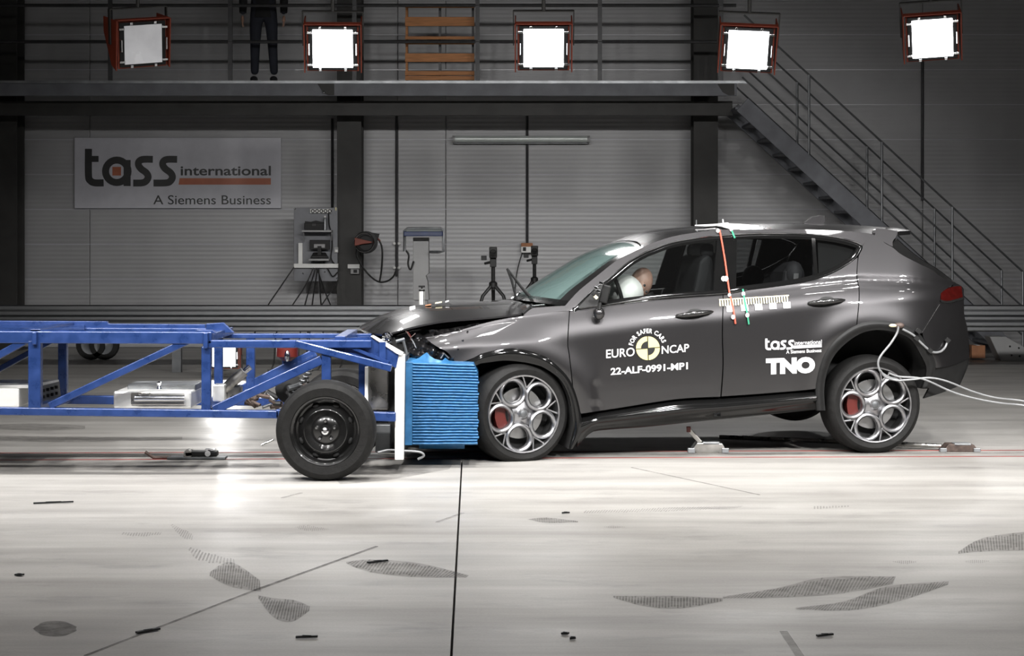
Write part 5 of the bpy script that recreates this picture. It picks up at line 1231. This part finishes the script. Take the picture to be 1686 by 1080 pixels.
# debris on the floor
deb = [((55, 830), (121, 828), 6, 'long thin black strip on the floor at far left'), ((487, 1051), (523, 1051), 5, 'thin black strip on the floor near the bottom, left of the joint'),
       ((925, 1045), (936, 1046), 6, 'upper of two tiny black chips near the bottom edge'), ((938, 1053), (948, 1053), 6, 'lower of two tiny black chips near the bottom edge'),
       ((1345, 1049), (1371, 1047), 5, 'thin black strip on the floor at lower right'), ((26, 948), (38, 949), 8, 'small black crumb on the floor at left edge'),
       ((605, 928), (638, 925), 6, 'thin black strip lying across the tyre smear left of the joint'), ((925, 846), (938, 846), 4, 'tiny black chip on the bright floor below the front wheel'), ((225, 1044), (262, 1038), 8, 'dark splinter on the scratch line at lower left')]
for a, b, th, l_ in deb:
    A_, B_ = FP(*a), FP(*b); part('debris_chip', MB().beam(A_+Vector((0, 0, .006)), B_+Vector((0, 0, .008)), .008+th*.0015, .007).beam(A_.lerp(B_, .3)+Vector((0, .006, .009)), A_.lerp(B_, .7)+Vector((0, -.004, .010)), .008, .006), M['debris'], None, label=l_, cat='debris', group='black debris on the floor')
# tyre smears: flat prints on the floor
def smear(outline_lo, outline_hi, ribs, m, lean=0.0):
    ribs = int(ribs*1.5); lean *= 1.5
    lo = resample(smooth(outline_lo, 4), ribs*2); hi = resample(smooth(outline_hi, 4), ribs*2); mb = MB()
    def at(l, s): s = min(max(s, 0), len(l)-1); j = min(int(s), len(l)-2); f = s-j; return (lerp(l[j][0], l[j+1][0], f), lerp(l[j][1], l[j+1][1], f))
    o = None
    if m == 'smear':
        base = MB().grid([[FP(*q, .0012) for q in lo], [FP(*q, .0012) for q in hi]])
        o = part('tyre_smear', base, M['smear_light'], floor, fix=False)
    for k in range(ribs):
        i = 2*k; w = 1.0
        q0, q1 = random.uniform(0, .18), random.uniform(.82, 1)
        a, b, c, d = at(lo, i), at(lo, i+w), at(hi, i+w+lean), at(hi, i+lean)
        def mx(p, q, t): return (lerp(p[0], q[0], t), lerp(p[1], q[1], t))
        mb.add([FP(*q, .0018) for q in (mx(a, d, q0), mx(b, c, q0), mx(b, c, q1), mx(a, d, q1))], [(0, 1, 2, 3)])
    if o: part('tread_print', mb, M['smear_light'], o, fix=False, kind='stuff')
    else: part('tyre_smear', mb, M['smear_light'], floor, fix=False, kind='stuff')
smear([(570, 928), (610, 942), (680, 950), (768, 951)], [(570, 925), (610, 921), (690, 927), (772, 947)], 26, 'smear', 3)
smear([(1010, 984), (1060, 998), (1120, 1002), (1190, 990)], [(1010, 981), (1060, 981), (1120, 981), (1190, 985)], 24, 'smear', 0)
smear([(1190, 985), (1280, 984), (1380, 978), (1470, 962)], [(1190, 982), (1280, 968), (1360, 950), (1475, 949)], 34, 'smear', 3)
smear([(1310, 1003), (1400, 1005), (1480, 990), (1562, 962)], [(1310, 1000), (1390, 990), (1460, 965), (1562, 957)], 34, 'smear', 3)
smear([(1578, 912), (1620, 908), (1700, 906)], [(1578, 908), (1620, 885), (1700, 874)], 18, 'smear', 0)
smear([(345, 948), (380, 966), (430, 974)], [(345, 942), (380, 925), (428, 955)], 14, 'smear', 1)
smear([(425, 985), (450, 1016), (480, 1024), (510, 1005)], [(425, 980), (455, 985), (485, 988), (510, 998)], 14, 'smear', 1)
smear([(310, 905), (330, 925), (390, 930)], [(310, 900), (330, 905), (385, 920)], 10, 'smear_light', 1)
smear([(280, 865), (300, 885), (318, 890)], [(282, 862), (305, 872), (318, 880)], 8, 'smear_light', 1)
smear([(485, 868), (510, 875), (542, 872)], [(485, 868), (505, 864), (542, 871)], 12, 'smear_light', 1)
smear([(868, 855), (900, 861), (952, 860)], [(868, 855), (900, 852), (952, 858)], 20, 'smear', 0)
smear([(995, 868), (1010, 870), (1030, 868)], [(995, 867), (1010, 865), (1030, 867)], 8, 'smear_light')
smear([(960, 845), (1080, 843), (1220, 836)], [(960, 840), (1080, 836), (1225, 832)], 40, 'smear_light', 1.5)
smear([(1340, 838), (1360, 838), (1400, 834)], [(1340, 833), (1360, 833), (1400, 832)], 8, 'smear_light')
smear([(200, 880), (230, 884), (266, 880)], [(200, 876), (230, 876), (266, 876)], 10, 'smear_light', 1)
smear([(1590, 926), (1610, 928), (1630, 924)], [(1590, 923), (1610, 921), (1630, 923)], 8, 'smear_light')
smear([(1470, 925), (1490, 929), (1510, 926)], [(1470, 924), (1490, 922), (1510, 924)], 8, 'smear_light')
def blob(cx, cy, rx, ry, m):
    part('stain', MB().add([FP(cx+rx*math.cos(k*.2618)*(1+.08*math.sin(k*1.7)), cy+ry*math.sin(k*.2618), .0015) for k in range(24)], [tuple(range(24))]), M[m], floor, fix=False)
blob(91, 1035, 34, 13, 'smear')
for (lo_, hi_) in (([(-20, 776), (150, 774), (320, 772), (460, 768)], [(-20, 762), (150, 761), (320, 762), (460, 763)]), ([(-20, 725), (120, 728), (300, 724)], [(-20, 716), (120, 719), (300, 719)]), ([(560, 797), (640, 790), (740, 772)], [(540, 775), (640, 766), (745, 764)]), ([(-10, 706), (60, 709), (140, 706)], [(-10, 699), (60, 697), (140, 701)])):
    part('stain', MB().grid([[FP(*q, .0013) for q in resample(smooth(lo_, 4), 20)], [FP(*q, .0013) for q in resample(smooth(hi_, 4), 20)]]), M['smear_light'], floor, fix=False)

def scratch(a, b, w, m): strip('scratch', FP(*a), FP(*b), w, M[m], z=.0025)
scratch((140, 1080), (420, 972), .012, 'smear'); scratch((420, 972), (620, 900), .016, 'smear'); scratch((1290, 1040), (1320, 1085), .03, 'smear_light'); scratch((465, 820), (496, 812), .02, 'smear_light'); scratch((720, 860), (762, 845), .02, 'smear_light')
scratch((1040, 770), (1250, 815), .012, 'smear_light')
